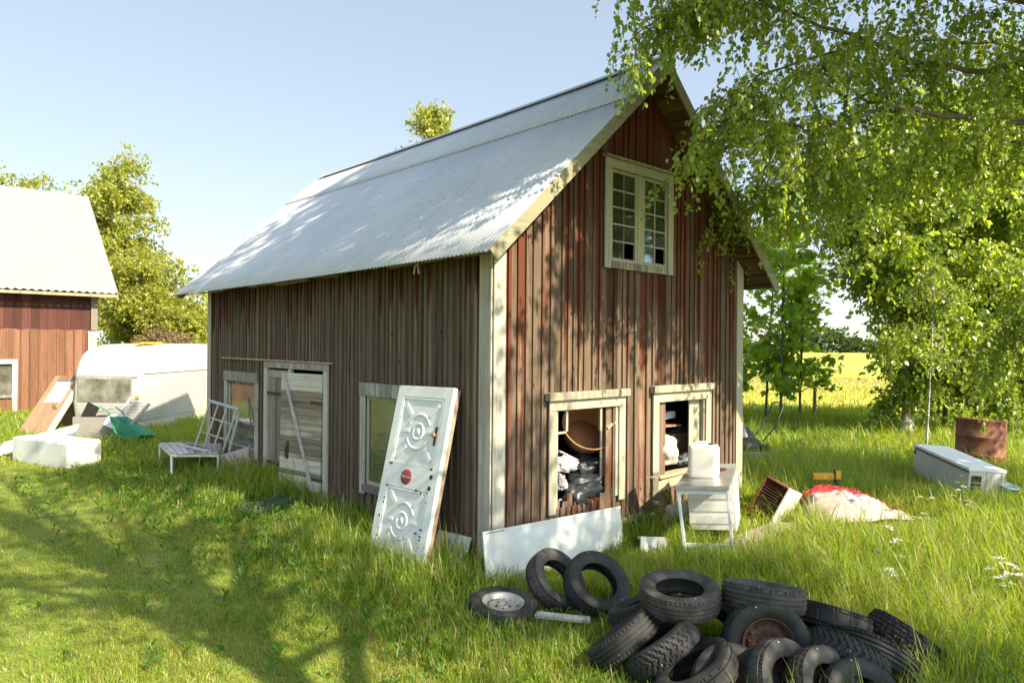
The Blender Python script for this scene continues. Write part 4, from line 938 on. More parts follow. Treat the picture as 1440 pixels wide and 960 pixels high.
mb = MB(); mb.box(-.93, -.02, -.32, .32, .501, .52); mb.box(.02, .93, -.32, .32, .501, .52); mb.build('door', M['whitep'], wx, bevel=.006)
mb = MB(); mb.tube([(-.12, 0, .52), (-.12, 0, .55), (-.12, .12, .55), (-.12, .12, .52)], .008, 6); mb.build('handle', M['steel'], wx)
wp = thing('white_sheet', 'white sheet of board lying askew behind the white cabinet', 'board', (-10.35, 15.45, .12)); wp.rotation_euler = (R(14), R(-14), R(20))
mb = MB(); mb.box(-.75, .75, -.40, .40, 0, .03); mb.build('face', M['whitep'], wp, bevel=.005)
mb = MB(); mb.box(-.60, .60, -.30, .30, -.30, -.002); mb.build('backing', M['plank'], wp)

# ------------------------------------------------------------------ red neighbour barn
NX, NY = -15.34, 25.96
nb = thing('red_barn', 'red wooden barn with white metal roof at the left edge', 'barn', (NX, NY, 0), YAW)
NL, ND, NE_, NR_ = 14., 8.4, 4.02, 8.30
rng = random.Random(12)
nop = [(-3.9, -2.5, .40, 1.55)]
mb = MB(); boards(mb, lambda a, o, z: (a, -o, z), -NL, 0, lambda a: 3.98, lambda a: 2.68, [], (.20, .28), 0); mb.build('upper_cladding', M['nbup'], nb)
mb = MB(); boards(mb, lambda a, o, z: (a, -o-.05, z), -NL, 0, lambda a: 2.70+.03*math.sin(a*9), lambda a: -.2, nop, (.22, .30), .055, .025); mb.build('lower_cladding', M['nblow'], nb)
mb = MB(); gt2 = lambda a: 3.95+.92*min(a, ND-a)
for a0, a1 in ((0, ND/2), (ND/2, ND)): boards(mb, lambda a, o, z: (o, a, z), a0, a1, gt2, lambda a: -.2, [], (.2, .28), .05)
boards(mb, lambda a, o, z: (a, ND+o, z), -NL, 0, lambda a: 3.9, lambda a: -.2, [], (.3, .5), 0)
for a0, a1 in ((0, ND/2), (ND/2, ND)): boards(mb, lambda a, o, z: (-NL-o, a, z), a0, a1, gt2, lambda a: -.2, [], (.3, .5), 0)
mb.build('end_cladding', M['nbup'], nb)
mb = MB(); mb.box(-.16, .055, -.105, -.08, 2.70, 3.95); mb.build('corner_board', plain('dark_corner', (.16, .13, .10, 1), .8), nb)
mb = MB(); mb.box(-.26, .02, -.155, -.128, -.2, 2.66); mb.build('corner_board', M['trimgrey'], nb)
mb = MB(); casing(mb, lambda a, o, z: (a, -o, z), -4.05, -2.37, .36, 1.66, .16, .12, .15); mb.box(-2.53, -2.37, -.148, -.118, -.15, .36); mb.box(-4.05, -2.53, -.15, -.12, .34, .44)
nw = mb.build('window', M['trimgrey'], nb, bevel=.005)
mb = MB(); mb.box(-3.9, -2.5, -.06, -.05, .42, 1.52); mb.build('pane', M['winglass'], nw)
mb = MB(); mb.box(-3.24, -3.19, -.085, -.062, .44, 1.5); mb.build('muntin', M['trimgrey'], nw)
mb = MB(); mb.box(-NL+.1, -.05, .06, ND-.1, 3.5, 3.6); mb.build('loft_floor', M['dark'], nb)
for sd in (0, 1):
    V = []; yy = np.arange(-NL-.4, .62, .235/6); sh = [0, .0, .02, .05, .05, .02]
    for d in (0., 1.):
        for i, a in enumerate(yy):
            y = ND/2-(ND/2+.62)*d; z = NR_-(NR_-NE_)*d+sh[i % 6]; V.append((a, y if sd == 0 else ND-y, z))
    n = len(yy); mb = MB(); mb.add(V, [(j, j+1, n+j+1, n+j) for j in range(n-1)])
    o = mb.build('roof', M['nbroof'], nb, fix=False); q = o.modifiers.new('gauge', 'SOLIDIFY'); q.thickness = .012
mb = MB(); mb.box(-NL, .6, -.60, -.56, NE_-.12, NE_-.02); mb.build('eave_board', M['rough'], nb)
mb = MB()
for sgn in (0, 1):
    y = lambda d: (ND/2-(ND/2+.6)*d) if sgn == 0 else ND-(ND/2-(ND/2+.6)*d)
    for x0_, x1_ in ((.58, .61),):
        mb.hexa([(x0_, y(0), NR_-.2), (x1_, y(0), NR_-.2), (x1_, y(1), NE_-.2), (x0_, y(1), NE_-.2), (x0_, y(0), NR_-.02), (x1_, y(0), NR_-.02), (x1_, y(1), NE_-.02), (x0_, y(1), NE_-.02)])
mb.build('bargeboard', M['trimgrey'], nb)

# ------------------------------------------------------------------ trees
OVAL = (np.array([(0, 0, 0), (.32, .36, .05), (.68, .27, .04), (1, 0, -.02), (.68, -.27, .04), (.32, -.36, .05)]), [np.array([[0, 1, 2, 3], [0, 3, 4, 5]])])
DIAM = (np.array([(0, 0, 0), (.45, .36, .05), (1, 0, 0), (.45, -.36, .05)]), [np.array([[0, 1, 2], [0, 2, 3]])])
_mp = [(0, 0), (.12, .30), (.02, .50), (.30, .40), (.42, .62), (.55, .30), (1., 0), (.55, -.30), (.42, -.62), (.30, -.40), (.02, -.50), (.12, -.30)]
MAPL = (np.array([(.35, 0, .03)]+[(a, b, -.04*abs(b)) for a, b in _mp]), [np.array([[0, 1+i, 1+(i+1) % 12] for i in range(12)])])
def unit(v): return v/np.maximum(np.linalg.norm(v, axis=-1, keepdims=True), 1e-9)
def scatter(name, tmpl, P, X, rs, size, mat, parent=None, flat=0.):
    """one small blade per point: P positions, X pointing directions"""
    n = len(P); X = unit(X); N = rs.normal(size=(n, 3)); N[:, 2] += flat
    Yv = unit(np.cross(N, X)); N = np.cross(X, Yv); tv, tf = tmpl; sz = (size*rs.uniform(.5, 1.35, n))[:, None, None]
    V = P[:, None, :]+sz*(tv[None, :, 0, None]*X[:, None]+tv[None, :, 1, None]*Yv[:, None]+tv[None, :, 2, None]*N[:, None])
    off = (np.arange(n)*len(tv))[:, None, None]
    return npmesh(name, V.reshape(-1, 3), [(f[None]+off).reshape(-1, f.shape[1]) for f in tf], mat, parent)
def tubes(name, lines, mat, parent, m=6):
    Vs = []; Fs = []; o = 0
    for pts, rad in lines:
        pts = np.asarray(pts, float); k = len(pts); d = unit(np.gradient(pts, axis=0)); ref = np.array([1., .1, .05]) if abs(d[0, 2]) > .7 else np.array([0, 0, 1.])
        a = unit(np.cross(d, ref)); b = np.cross(d, a); mm = m if rad[0] > .03 else (4 if rad[0] > .008 else 3); t = np.arange(mm)*2*np.pi/mm
        V = pts[:, None]+np.asarray(rad)[:, None, None]*(np.cos(t)[None, :, None]*a[:, None]+np.sin(t)[None, :, None]*b[:, None])
        i, j = np.meshgrid(np.arange(k-1), np.arange(mm), indexing='ij'); q = i*mm+j; q2 = i*mm+(j+1) % mm
        Fs.append(np.stack([q, q2, q2+mm, q+mm], -1).reshape(-1, 4)+o); Vs.append(V.reshape(-1, 3)); o += k*mm
    return npmesh(name, np.concatenate(Vs), [np.concatenate(Fs)], mat, parent, True)
def walk(rs, p, d, L, n, wander, grav):
    p = np.array(p, float); d = np.array(d, float); d /= np.linalg.norm(d); out = [p]
    for i in range(n):
        d = d+rs.normal(0, wander, 3)+np.array([0, 0, grav]); d /= np.linalg.norm(d); p = p+d*L/n; out.append(p)
    return np.array(out)
def curve_to(rs, a, b, n, bow, wander=.05):
    a, b = np.array(a, float), np.array(b, float); t = np.linspace(0, 1, n+1)[:, None]; L = np.linalg.norm(b-a)
    p = a+(b-a)*t; p[:, 2] += bow*L*np.sin(np.pi*t[:, 0]); w = rs.normal(0, wander*L/3, (n+1, 3)); w[0] = 0; w = np.cumsum(w*.4, 0); p += w*np.sin(np.pi*t*.5)*.5
    return p
def leaf_points(rs, lines, step, jit):
    P = []; D = []
    for l in lines:
        seg = np.diff(l, axis=0); ln = np.linalg.norm(seg, axis=1); tot = ln.sum(); n = max(2, int(tot/step)); s = np.sort(rs.uniform(0.08*tot, tot, n)); cs = np.concatenate([[0], np.cumsum(ln)])
        k = np.clip(np.searchsorted(cs, s)-1, 0, len(seg)-1); p = l[k]+seg[k]*((s-cs[k])/ln[k])[:, None]
        P.append(p+rs.normal(0, jit, p.shape)); D.append(seg[k]/ln[k][:, None])
    return np.concatenate(P), np.concatenate(D)
def tree(name, label, cat, base, top, tr, targets, rs, leafmat_, lsize, bark, sub=(5, .9), twig=(6, .5), step=.05, weep=-.05, jit=.03, tmpl=DIAM, group=None, keep=None, limb_r=.35, trunk_w=.03, bow=.12, droop=.6, twigs_mesh=True, extra=None, flat=0.):
    t = thing(name, label, cat, base, 0, group); base = np.array(base, float)
    trunk = curve_to(rs, (0, 0, -.1), np.array(top)-base, 14, 0, trunk_w); rad = np.linspace(tr, tr*.16, 15)
    trunk_l = [(trunk, rad)]; limbs = []; tw = []
    for q in targets:
        q = np.array(q, float)-base; hz = np.clip(q[2]-.35*np.hypot(q[0]-trunk[7, 0], q[1]-trunk[7, 1])-.3, .12*trunk[-1, 2], .97*trunk[-1, 2])
        i = int(np.argmin(abs(trunk[:, 2]-hz))); l = curve_to(rs, trunk[i], q, 8, bow); r0 = max(.01, min(rad[i]*.6, limb_r*tr)); limbs.append((l, np.linspace(r0, .008, 9)))
    if extra:
        for l, r0 in extra: limbs.append((np.array(l)-base, np.linspace(r0, .01, len(l))))
    subs = []
    for l, _ in limbs:
        for k in range(sub[0]):
            i = rs.integers(len(l)//3, len(l)); d = unit(l[i]-l[max(0, i-2)])+rs.normal(0, .8, 3)*np.array([1, 1, .6]); s = walk(rs, l[i], d, sub[1]*rs.uniform(.5, 1.3), 4, .2, weep*.5)
            subs.append((s, np.linspace(.009, .004, 5)))
    for s, _ in subs+[(l[len(l)//2:], 0) for l, _ in limbs]:
        for k in range(twig[0]):
            i = rs.integers(0, len(s)); L = twig[1]*rs.uniform(.4, 1.35)
            if keep is not None and not keep(s[i]+base, L): continue
            d = rs.normal(0, 1, 3)*np.array([1, 1, .5]); tw.append(walk(rs, s[i], d, L, 6, .12, weep))
    if keep is not None: subs = [x for x in subs if keep(x[0][-1]+base, .2)]; limbs = [x for x in limbs[:len(targets)] if keep(x[0][-1]+base, .0) and keep(x[0][4]+base, 0)]+limbs[len(targets):]
    tubes('trunk', trunk_l+[x for x in limbs if x[1][0] > .03], bark, t, 10)
    tubes('branches', [x for x in limbs if x[1][0] <= .03]+subs+([(l, np.linspace(.0035, .0015, len(l))) for l in tw] if twigs_mesh else []), M['bark'], t, 5)
    P, D = leaf_points(rs, tw, step, jit); X = D*.5+rs.normal(0, .6, P.shape); X[:, 2] -= droop
    scatter('crown', tmpl, P, X, rs, lsize, leafmat_, t, flat)
    return t, len(P)
def blob(rs, c, r, n, shell=.45):
    v = unit(rs.normal(size=(n, 3)))*(rs.uniform(shell, 1, n)**.6)[:, None]; return np.array(c)+v*np.array(r)
NL_ = {}
# --- big weeping birch, trunk just outside the frame on the right
rs = np.random.default_rng(11)
LA = [(9.3, 9.3, 4.6), (8.0, 9.1, 5.05), (6.51, 9., 5.19), (5.65, 8.8, 5.18), (4.66, 8.6, 5.24), (3.79, 8.6, 5.04), (2.99, 8.8, 5.11), (2.52, 9., 5.10)]
LB = [(9.4, 9.5, 5.3), (8.2, 9.5, 5.9), (6.79, 9.4, 6.09), (5.91, 9.2, 5.91), (5.05, 9., 5.94), (4.13, 8.6, 6.11), (2.95, 8.2, 6.25), (2.2, 8., 6.5), (1.8, 7.8, 6.6)]
LI = [(2.6, 8.1, 6.55), (2.0, 7.9, 6.7), (1.55, 7.85, 6.75), (1.3, 7.85, 6.65)]
LC = [(9.4, 9.4, 6.2), (8., 9.9, 6.9), (6.6, 9.8, 7.2), (5.2, 9.4, 7.2), (3.9, 8.9, 7.3), (2.7, 8.4, 7.1), (1.9, 8.1, 6.9)]
LD = [(9.5, 9.8, 4.2), (8.6, 10.5, 5.2), (7.3, 11.0, 5.6), (6.2, 11.2, 5.5), (5.2, 11.3, 5.2)]
LE = [(9.4, 9.2, 4.0), (8.4, 9.4, 4.0), (7.7, 9.8, 3.5), (7.4, 10., 2.9), (7.3, 10., 2.3)]
LK = [(3.2, 8.4, 6.5), (2.5, 8.15, 6.45), (2.0, 8.0, 6.2), (1.68, 7.95, 5.95)]
LJ = [(6.2, 11.2, 5.5), (5.2, 11.3, 5.3), (4.4, 11.0, 5.1), (3.8, 10.8, 4.9)]
LH = [(3.9, 8.6, 5.9), (3.2, 8.35, 5.6), (2.6, 8.15, 5.15), (2.25, 8.05, 4.75)]
LF = [(6.0, 9.0, 5.2), (5.4, 9.5, 5.6), (4.8, 9.9, 5.8), (4.3, 10.0, 5.6)]
LG = [(9.5, 9.7, 5.0), (8.4, 10.2, 6.3), (7.2, 10.6, 6.9), (6.0, 10.6, 6.9), (5.0, 10.4, 6.7), (4.2, 10.2, 6.4)]
def sub_ok(p, L): return True
def birch_keep(p, L):
    # the random crown stays up above the eaves and off the open sky in front of the roof
    x, y, z = p; lo = 2.3+.50*max(y, .5)+.25
    if x > .74*y+.9 and y > 0: return z-L > 1.6
    return z-L*.95 > lo
def fine(l, k=3):
    l = np.array(l, float); o = [l[0]]
    for a, b in zip(l[:-1], l[1:]):
        for i in range(1, k+1): o.append(a+(b-a)*i/k+rs.normal(0, .035, 3)*(i < k))
    return np.array(o)
targets = np.concatenate([blob(rs, (3.6, 7.2, 10.0), (4.2, 3.4, 3.0), 90, .2), blob(rs, (4.4, 8.2, 11.6), (3.6, 2.8, 2.4), 50, .2), blob(rs, (13.0, 9.2, 7.3), (3.0, 3.4, 2.4), 40, .25)])
targets = targets[[birch_keep(q, .6) for q in targets]]
bt, NL_['birch'] = tree('birch_tree', 'huge weeping birch overhanging the scene from the right edge', 'tree', (9.9, 9.0, -.35), (9.2, 7.8, 14.2), .30, targets, rs, M['lbirch'], .15, M['birch'], (8, 1.1), (7, .9), .05, -.28, .03, DIAM, None, birch_keep, twigs_mesh=False)
# hanging limbs in the picture: a crown part of finer leaves
def hanging(parent, limbs, rs, n_sub, n_twig, lens, step, size, name='crown'):
    base = np.array(parent.location); subs = []; tw = []
    for l, r0, dens, tl in limbs:
        l = fine(l)-base
        subs.append((l, np.linspace(r0, .008, len(l))))
        for k in range(int(n_sub*dens)):
            i = rs.integers(3, len(l)); d = unit(l[i]-l[i-2])*.6+rs.normal(0, .7, 3)*np.array([1, 1, .5]); s = walk(rs, l[i], d, rs.uniform(.3, 1.0), 5, .16, -.10); subs.append((s, np.linspace(.007, .003, 6)))
            for q in range(n_twig):
                j = rs.integers(1, 6); L = tl*rs.uniform(.35, 1.25); w_ = walk(rs, s[j], rs.normal(0, 1, 3)*np.array([1, 1, .4]), L, 8, .08, -.34); tw.append(w_)
    tubes('limb', subs, M['bark'], parent, 7)
    tubes('hanging_twigs', [(l, np.linspace(.003, .0012, len(l))) for l in tw], M['bark'], parent, 3)
    P, D = leaf_points(rs, tw, step, .022); X = D*.7+rs.normal(0, .55, P.shape); X[:, 2] -= .55
    scatter(name, OVAL, P, X, rs, size, M['lbirch'], parent); return len(P)
NL_['hang'] = hanging(bt, [(LA, .055, .65, .75), (LB, .05, 1.0, .72), (LC, .04, .7, 1.1), (LD, .04, .6, .9), (LE, .03, .8, 1.0), (LF, .02, .35, .6), (LH, .015, .5, .65), (LG, .04, .75, .8), (LJ, .015, .6, 1.1), (LK, .014, .5, .65)], rs, 38, 9, None, .028, .062)
# --- trees behind and beside the viewer: they throw the shade on the lawn
rs = np.random.default_rng(21)
tg = np.concatenate([blob(rs, (2.2, 2.4, 8.6), (3.0, 2.6, 2.6), 20, .2), blob(rs, (-.6, 4.6, 10.2), (1.8, 2.0, 1.6), 8, .2), blob(rs, (4.9, 1.2, 7.2), (2.4, 2.2, 1.6), 6, .2), blob(rs, (4.3, 3.7, 7.3), (1.8, 1.5, 1.3), 7, .2)])
tree('shade_tree', 'tall leafy tree shading the lawn, standing right of the viewer', 'tree', (5.3, -.8, -.35), (3.0, 1.6, 10.8), .26, tg, rs, M['lbirch'], .11, M['bark'], (5, 1.0), (5, .7), .075, -.1, .05, DIAM, None, lambda p, L: p[2]-L > 2.6+.54*max(p[1], 0), twigs_mesh=False)
rs = np.random.default_rng(22)
tg = blob(rs, (8.2, 1.4, 7.5), (2.6, 2.6, 2.8), 36, .2)
tree('shade_tree', 'second leafy tree behind the viewer shading the tyre heap', 'tree', (9.6, -1.6, -.35), (8.6, .2, 9.0), .22, tg, rs, M['lbirch'], .11, M['bark'], (6, .9), (6, .6), .07, -.1, .05, DIAM, None, lambda p, L: p[2]-L > 2.6+.54*max(p[1], 0), twigs_mesh=False)
# --- birches and saplings at the field edge on the right
rs = np.random.default_rng(31)
G2 = 'trees along the field edge'
tree('birch_tree', 'leafy twin trunked birch at the field edge, right of centre', 'tree', (11.15, 19.9, -.35), (11.3, 20.2, 9.8), .19, np.concatenate([blob(rs, (11.3, 20., 6.2), (2.7, 2.3, 3.8), 60, .3), blob(rs, (10.9, 19.7, 2.2), (2.1, 1.6, 1.7), 16, .3)]), rs, M['lbirch'], .14, M['birch'], (8, .8), (8, .8), .055, -.22, .04, DIAM, G2, None, twigs_mesh=False)
rs = np.random.default_rng(32)
tree('birch_tree', 'dense birch at the right edge behind the rusty drum', 'tree', (14.6, 20.5, -.35), (14.4, 20.7, 10.5), .2, np.concatenate([blob(rs, (14.6, 20.6, 6.6), (3., 2.4, 4.0), 55, .3), blob(rs, (14.2, 19.8, 2.2), (2.6, 1.8, 1.6), 22, .3)]), rs, M['lbirch'], .14, M['birch'], (8, .8), (8, .8), .055, -.22, .04, DIAM, G2, None, twigs_mesh=False)
rs = np.random.default_rng(33)
tree('birch_tree', 'tall birch rising at the right edge beyond the drum', 'tree', (18.3, 23.5, -.35), (18.2, 23.5, 12.), .2, blob(rs, (17.6, 23.5, 7.4), (3.4, 2.6, 4.6), 50, .3), rs, M['lbirch'], .16, M['birch'], (8, .9), (8, .8), .07, -.22, .04, DIAM, G2, None, twigs_mesh=False)
rs = np.random.default_rng(34)
tree('birch_sapling', 'thin pale birch sapling behind the freezer', 'tree', (10.0, 17.0, -.35), (10.15, 17.1, 4.6), .035, blob(rs, (10.1, 17., 3.2), (.7, .7, 1.5), 12, .3), rs, M['lbirch'], .075, M['birch'], (4, .4), (5, .4), .045, -.2, .03, DIAM, G2)
rs = np.random.default_rng(35)
tree('apple_tree', 'small crooked fruit tree at the meadow edge', 'tree', (13.4, 21.9, -.35), (13.7, 21.9, 2.6), .10, blob(rs, (13.7, 21.9, 2.3), (1.7, 1.4, .9), 18, .3), rs, M['lbirch'], .10, M['bark'], (5, .5), (4, .35), .07, -.05, .03, DIAM, G2, None, .6, .12)
for i, (x, y, h, lab) in enumerate(((8.5, 22.3, 7.4, 'foremost maple sapling reaching up past the barn eave'), (8.55, 23.8, 6.6, 'slim maple sapling nearest the barn corner'), (9.25, 24.3, 8.3, 'tallest maple sapling of the clump behind the barn'), (9.75, 23.9, 5.2, 'bushy low maple sapling on the right of the clump'), (7.9, 25.4, 5.2, 'maple sapling half hidden behind the barn gable'), (10.3, 25.2, 6.8, 'maple sapling beside the lone wooden stake'))):
    rs = np.random.default_rng(40+i)
    tree('maple_sapling', lab, 'sapling', (x, y, -.35), (x+rs.uniform(-.4, .4), y, h), .045, blob(rs, (x, y, h*.55), (1.4, 1.2, h*.46), 22, .5), rs, M['lmaple'], .20, M['bark'], (3, .5), (4, .45), .15, -.03, .03, MAPL, 'maple saplings behind the barn', None, .4, .04, .05, .35, extra=None, flat=1.2)
# --- trees beyond the yard on the left and behind the roof
rs = np.random.default_rng(51); G3 = 'trees beyond the yard'
tree('birch_tree', 'tall ragged birch behind the red barn', 'tree', (-24.2, 43, -.3), (-24.4, 43, 13.6), .3, np.concatenate([blob(rs, (-24.4, 43, 8.6), (3.2, 3, 5.), 60, .3), blob(rs, (-20.6, 42.5, 4.2), (2.6, 2.4, 3.4), 36, .3)]), rs, M['lfar'], .20, M['birch'], (6, 1.2), (7, 1.2), .085, -.26, .07, DIAM, G3, None, twigs_mesh=False)
rs = np.random.default_rng(52)
tree('birch_tree', 'rounded tree at far left over the red barn roof', 'tree', (-34, 48, -.3), (-34, 48, 13.4), .3, blob(rs, (-33.5, 48, 9.2), (5.5, 3.5, 4.6), 60, .3), rs, M['lfar'], .22, M['bark'], (6, 1.2), (7, 1.), .10, -.2, .08, DIAM, G3, None, twigs_mesh=False)
rs = np.random.default_rng(53)
tree('leafy_tree', 'sunlit bushy tree just right of the red barn', 'tree', (-20.6, 38.5, -.3), (-20.6, 38.5, 7.2), .2, blob(rs, (-20.5, 38.5, 4.0), (2.2, 2.2, 3.4), 50, .25), rs, M['lfar'], .16, M['bark'], (6, .9), (7, .8), .075, -.1, .08, DIAM, G3, None, twigs_mesh=False)
rs = np.random.default_rng(54)
tree('bush', 'green pointed bush behind the caravan roof', 'bush', (-17.4, 38., -.3), (-17.4, 38, 4.1), .12, blob(rs, (-17.4, 38, 2.1), (1.3, 1.2, 2.2), 44, .2), rs, M['lfar'], .18, M['bark'], (5, .7), (6, .6), .09, .1, .06, DIAM, G3, None, twigs_mesh=False, droop=-.3)
rs = np.random.default_rng(55)
tree('bush', 'brownish dry bush between the bushy tree and the pointed bush', 'bush', (-16.4, 33.5, -.3), (-16.4, 33.5, 2.6), .08, blob(rs, (-16.5, 33.5, 1.5), (1.5, 1.0, 1.5), 30, .2), rs, M['lbrown'], .14, M['bark'], (5, .6), (5, .5), .1, .1, .06, DIAM, G3, None, droop=-.2)
rs = np.random.default_rng(57)
tree('bush', 'low green bush seen just above the caravan rear', 'bush', (-13.4, 36.5, -.3), (-13.4, 36.5, 2.4), .08, blob(rs, (-13.6, 36.5, 1.5), (2.0, 1.2, 1.3), 34, .2), rs, M['lfar'], .18, M['bark'], (5, .7), (6, .6), .1, .05, .06, DIAM, G3, None, twigs_mesh=False, droop=-.1)
rs = np.random.default_rng(56)
tree('birch_tree', 'birch top showing above the middle of the barn roof', 'tree', (-3.3, 26.5, -.3), (-2.8, 26.5, 11.2), .22, blob(rs, (-3.15, 26.5, 9.2), (1.0, 1.0, 2.1), 30, .2), rs, M['lfar'], .14, M['birch'], (5, .6), (6, .5), .075, .1, .04, DIAM, G3, None, droop=.1)
# --- far tree line past the fields
rs = np.random.default_rng(61); n = 26000
a = rs.uniform(-160, 420, n); d = 330+rs.uniform(0, 25, n); hgt = 5+3.5*np.sin(a*.05)+3*np.sin(a*.13+1)+2*np.sin(a*.41)
P = np.stack([a, d, -.5+np.maximum(3, hgt)*rs.uniform(0, 1, n)**.7], 1); o = scatter('far_treeline', DIAM, P, rs.normal(size=(n, 3)), rs, 2.2, M['lpine']); tag(o, 'distant line of trees beyond the yellow field', 'trees', None, 'stuff')

# ------------------------------------------------------------------ grass
def loc_xy(x, y):
    dx, dy = x-KX, y-KY; return dx*CU[0]+dy*CU[1], dx*CV[0]+dy*CV[1]
rs = np.random.default_rng(77)
ph = rs.uniform(0, 6.28, 24); kx = rs.normal(0, 1, 24); ky = rs.normal(0, 1, 24)
def nz(x, y, f):
    r = 0
    for i in range(8): r = r+np.sin(f*(kx[i]*x+ky[i]*y)+ph[i])
    return r/4.
def blades(name, x, y, h, w, lean, mat):
    n = len(x); z = gz(x, y)-.01; az = rs.uniform(0, 6.283, n); bend = lean*rs.uniform(.2, 1.4, n); fa = az+1.5708+rs.normal(0, .5, n)
    dx, dy = np.cos(az), np.sin(az); wx, wy = np.cos(fa)*w/2, np.sin(fa)*w/2
    ts = np.array([0, .45, .8, 1.]); V = np.empty((n, 7, 3), np.float32)
    for i, t in enumerate(ts):
        out = h*bend*t**2*.8; zz = z+h*t*np.sqrt(np.maximum(.15, 1-(bend*t*.75)**2)); cx, cy = x+dx*out, y+dy*out; ww = [1, .85, .5][i] if i < 3 else 0
        if i < 3:
            V[:, 2*i] = np.stack([cx-wx*ww, cy-wy*ww, zz], 1); V[:, 2*i+1] = np.stack([cx+wx*ww, cy+wy*ww, zz], 1)
        else: V[:, 6] = np.stack([cx, cy, zz], 1)
    o = (np.arange(n)*7)[:, None]
    q = np.concatenate([np.array([[0, 1, 3, 2]])+o, np.array([[2, 3, 5, 4]])+o]); t = np.array([[4, 5, 6]])+o
    return npmesh(name, V.reshape(-1, 3), [q, t], mat)
def sample(y0, y1, dens, xl=-.80, xr=.82):
    A = (y1-y0)*((xr-xl)*(y0+y1)/2+3); n = int(A*dens); y = np.sqrt(rs.uniform(y0*y0, y1*y1, n)); x = rs.uniform(xl, xr, n)*y+rs.uniform(-1.5, 1.5, n); return x, y
def height(x, y):
    s, t = loc_xy(x, y)
    tall = np.clip((s+2.5+.45*nz(x, y, 1.1)+.2*nz(x, y, 3.))/1.9, 0, 1)**1.3          # along the barn and everything to its right
    front = np.clip((t+2.6+.5*nz(x, y, .8)+np.clip(s+1.2, 0, 9))/.9, 0, 1)
    tall = np.minimum(tall, np.maximum(front, np.clip((x-.1)/.9, 0, 1)))
    far = np.clip((y-13.5+.8*nz(x, y, .7))/2., 0, 1)*.55
    tall = np.maximum(tall, far)
    h = .052+.035*np.clip(nz(x, y, 2.6)+.5*nz(x, y, 6.), 0, 2)+.24*tall*(1+.45*nz(x, y, 1.9)*.6)+.16*np.clip((x-1.2)/3, 0, 1)*tall
    wall = np.clip(1-np.maximum(np.maximum(-s, s-W_), np.maximum(-t, t-L_))/1.1, 0, 1); h = h+.10*wall
    for cx, cy, rr in ((.6, 6.75, .75), (1.2, 5.2, .5), (5.7, 16.6, 1.1), (7.6, 13.0, 1.0), (8.5, 12.2, .8), (5.15, 10.1, 1.0), (-3.35, 10.1, .9), (5.6, 10.4, .8), (3.6, 10.3, .6), (1.85, 8.8, .5)): h = h*(1-.6*np.clip(1.3-np.hypot(x-cx, y-cy)/rr, 0, 1))
    bd = np.clip(1-np.abs(s-.8)/1.5, 0, 1)*np.clip(1-np.abs(t+.55)/.7, 0, 1); h = h*(1-.75*np.clip(bd*2, 0, 1))
    return np.maximum(.035, h), tall
gx = []; 
for y0, y1, dn in ((3.6, 6.6, 3000), (6.6, 9.5, 2100), (9.5, 14, 1150), (14, 20, 520), (20, 28, 230)):
    gx.append(np.stack(sample(y0, y1, dn)+(np.full(1, dn),)[:0], 0))
XY = np.concatenate(gx, 1); x, y = XY; s, t = loc_xy(x, y)
ok = ~((s > -.04) & (s < W_+.04) & (t > -.04) & (t < L_+.04))
ok &= ~((x > -11.7) & (x < -9.95) & (y > 18.9) & (y < 24.4)); ok &= ~((s < 0) & (loc_xy(x-NX+KX, y-NY+KY)[0] < 0) & (loc_xy(x-NX+KX, y-NY+KY)[1] > 0))
def inpoly(x, y, pts):
    r = np.zeros(len(x), bool); n = len(pts)
    for i in range(n):
        (xa, ya), (xb, yb) = pts[i], pts[(i+1) % n]; c = ((ya > y) != (yb > y)) & (x < (xb-xa)*(y-ya)/(yb-ya+1e-12)+xa); r ^= c
    return r
ok &= ~(inpoly(x, y, pts) & (rs.random(len(x)) < .9))
ok &= ~(inpoly(x, y, [(.75, 5.6), (1.5, 4.9), (2.6, 4.7), (3.3, 5.6), (2.9, 6.1), (1.2, 6.3)]) & (rs.random(len(x)) < .93))
ok &= ~(((x+.07)**2+(y-6.76)**2 < .28**2)); ok &= ~(((x-.66)**2+(y-7.05)**2 < .46**2) & (rs.random(len(x)) < .96))
dsx, dsy = (x+3.62), (y-10.62); ok &= ~((abs(dsx) < .42) & (abs(dsy) < .32) & (rs.random(len(x)) < .9))
ok &= ~(inpoly(x, y, [(8.0, 14.05), (8.8, 14.0), (8.95, 12.2), (8.1, 12.2)]))
x, y = x[ok], y[ok]; h, tall = height(x, y)
# clumps: thin out between tufts
cl = nz(x, y, 3.3)+.6*nz(x+7, y, 8.); keepm = (cl > -.9) | (rs.random(len(x)) < .55); bare = nz(x+3, y-5, 1.6) < -1.05; keepm &= ~(bare & (rs.random(len(x)) < .6))
x, y, h, tall = x[keepm], y[keepm], h[keepm], tall[keepm]
lawn = tall < .22; hh = h*rs.uniform(.45, 1.25, len(x))*np.where((rs.random(len(x)) < .07) & ~lawn, 1.55, 1.); r_ = rs.random(len(x)); keep2 = ~lawn | (r_ < .9); keep2 = keep2 & (lawn | (r_ < .84)); 
wv = np.where(lawn, .006, .0098)*(1+np.clip((y-7)/9, 0, 2.2))*rs.uniform(.7, 1.3, len(x))
tag(blades('lawn_grass', x[lawn & keep2], y[lawn & keep2], hh[lawn & keep2], wv[lawn & keep2], 1.1, M['lawn']), 'short mown lawn in the left foreground', 'grass', None, 'stuff')
tl = ~lawn & keep2; tag(blades('grass', x[tl], y[tl], hh[tl], wv[tl], .95, M['grass']), 'tall uncut grass around the barn and tyres', 'grass', None, 'stuff')
NL_['grass'] = len(x)
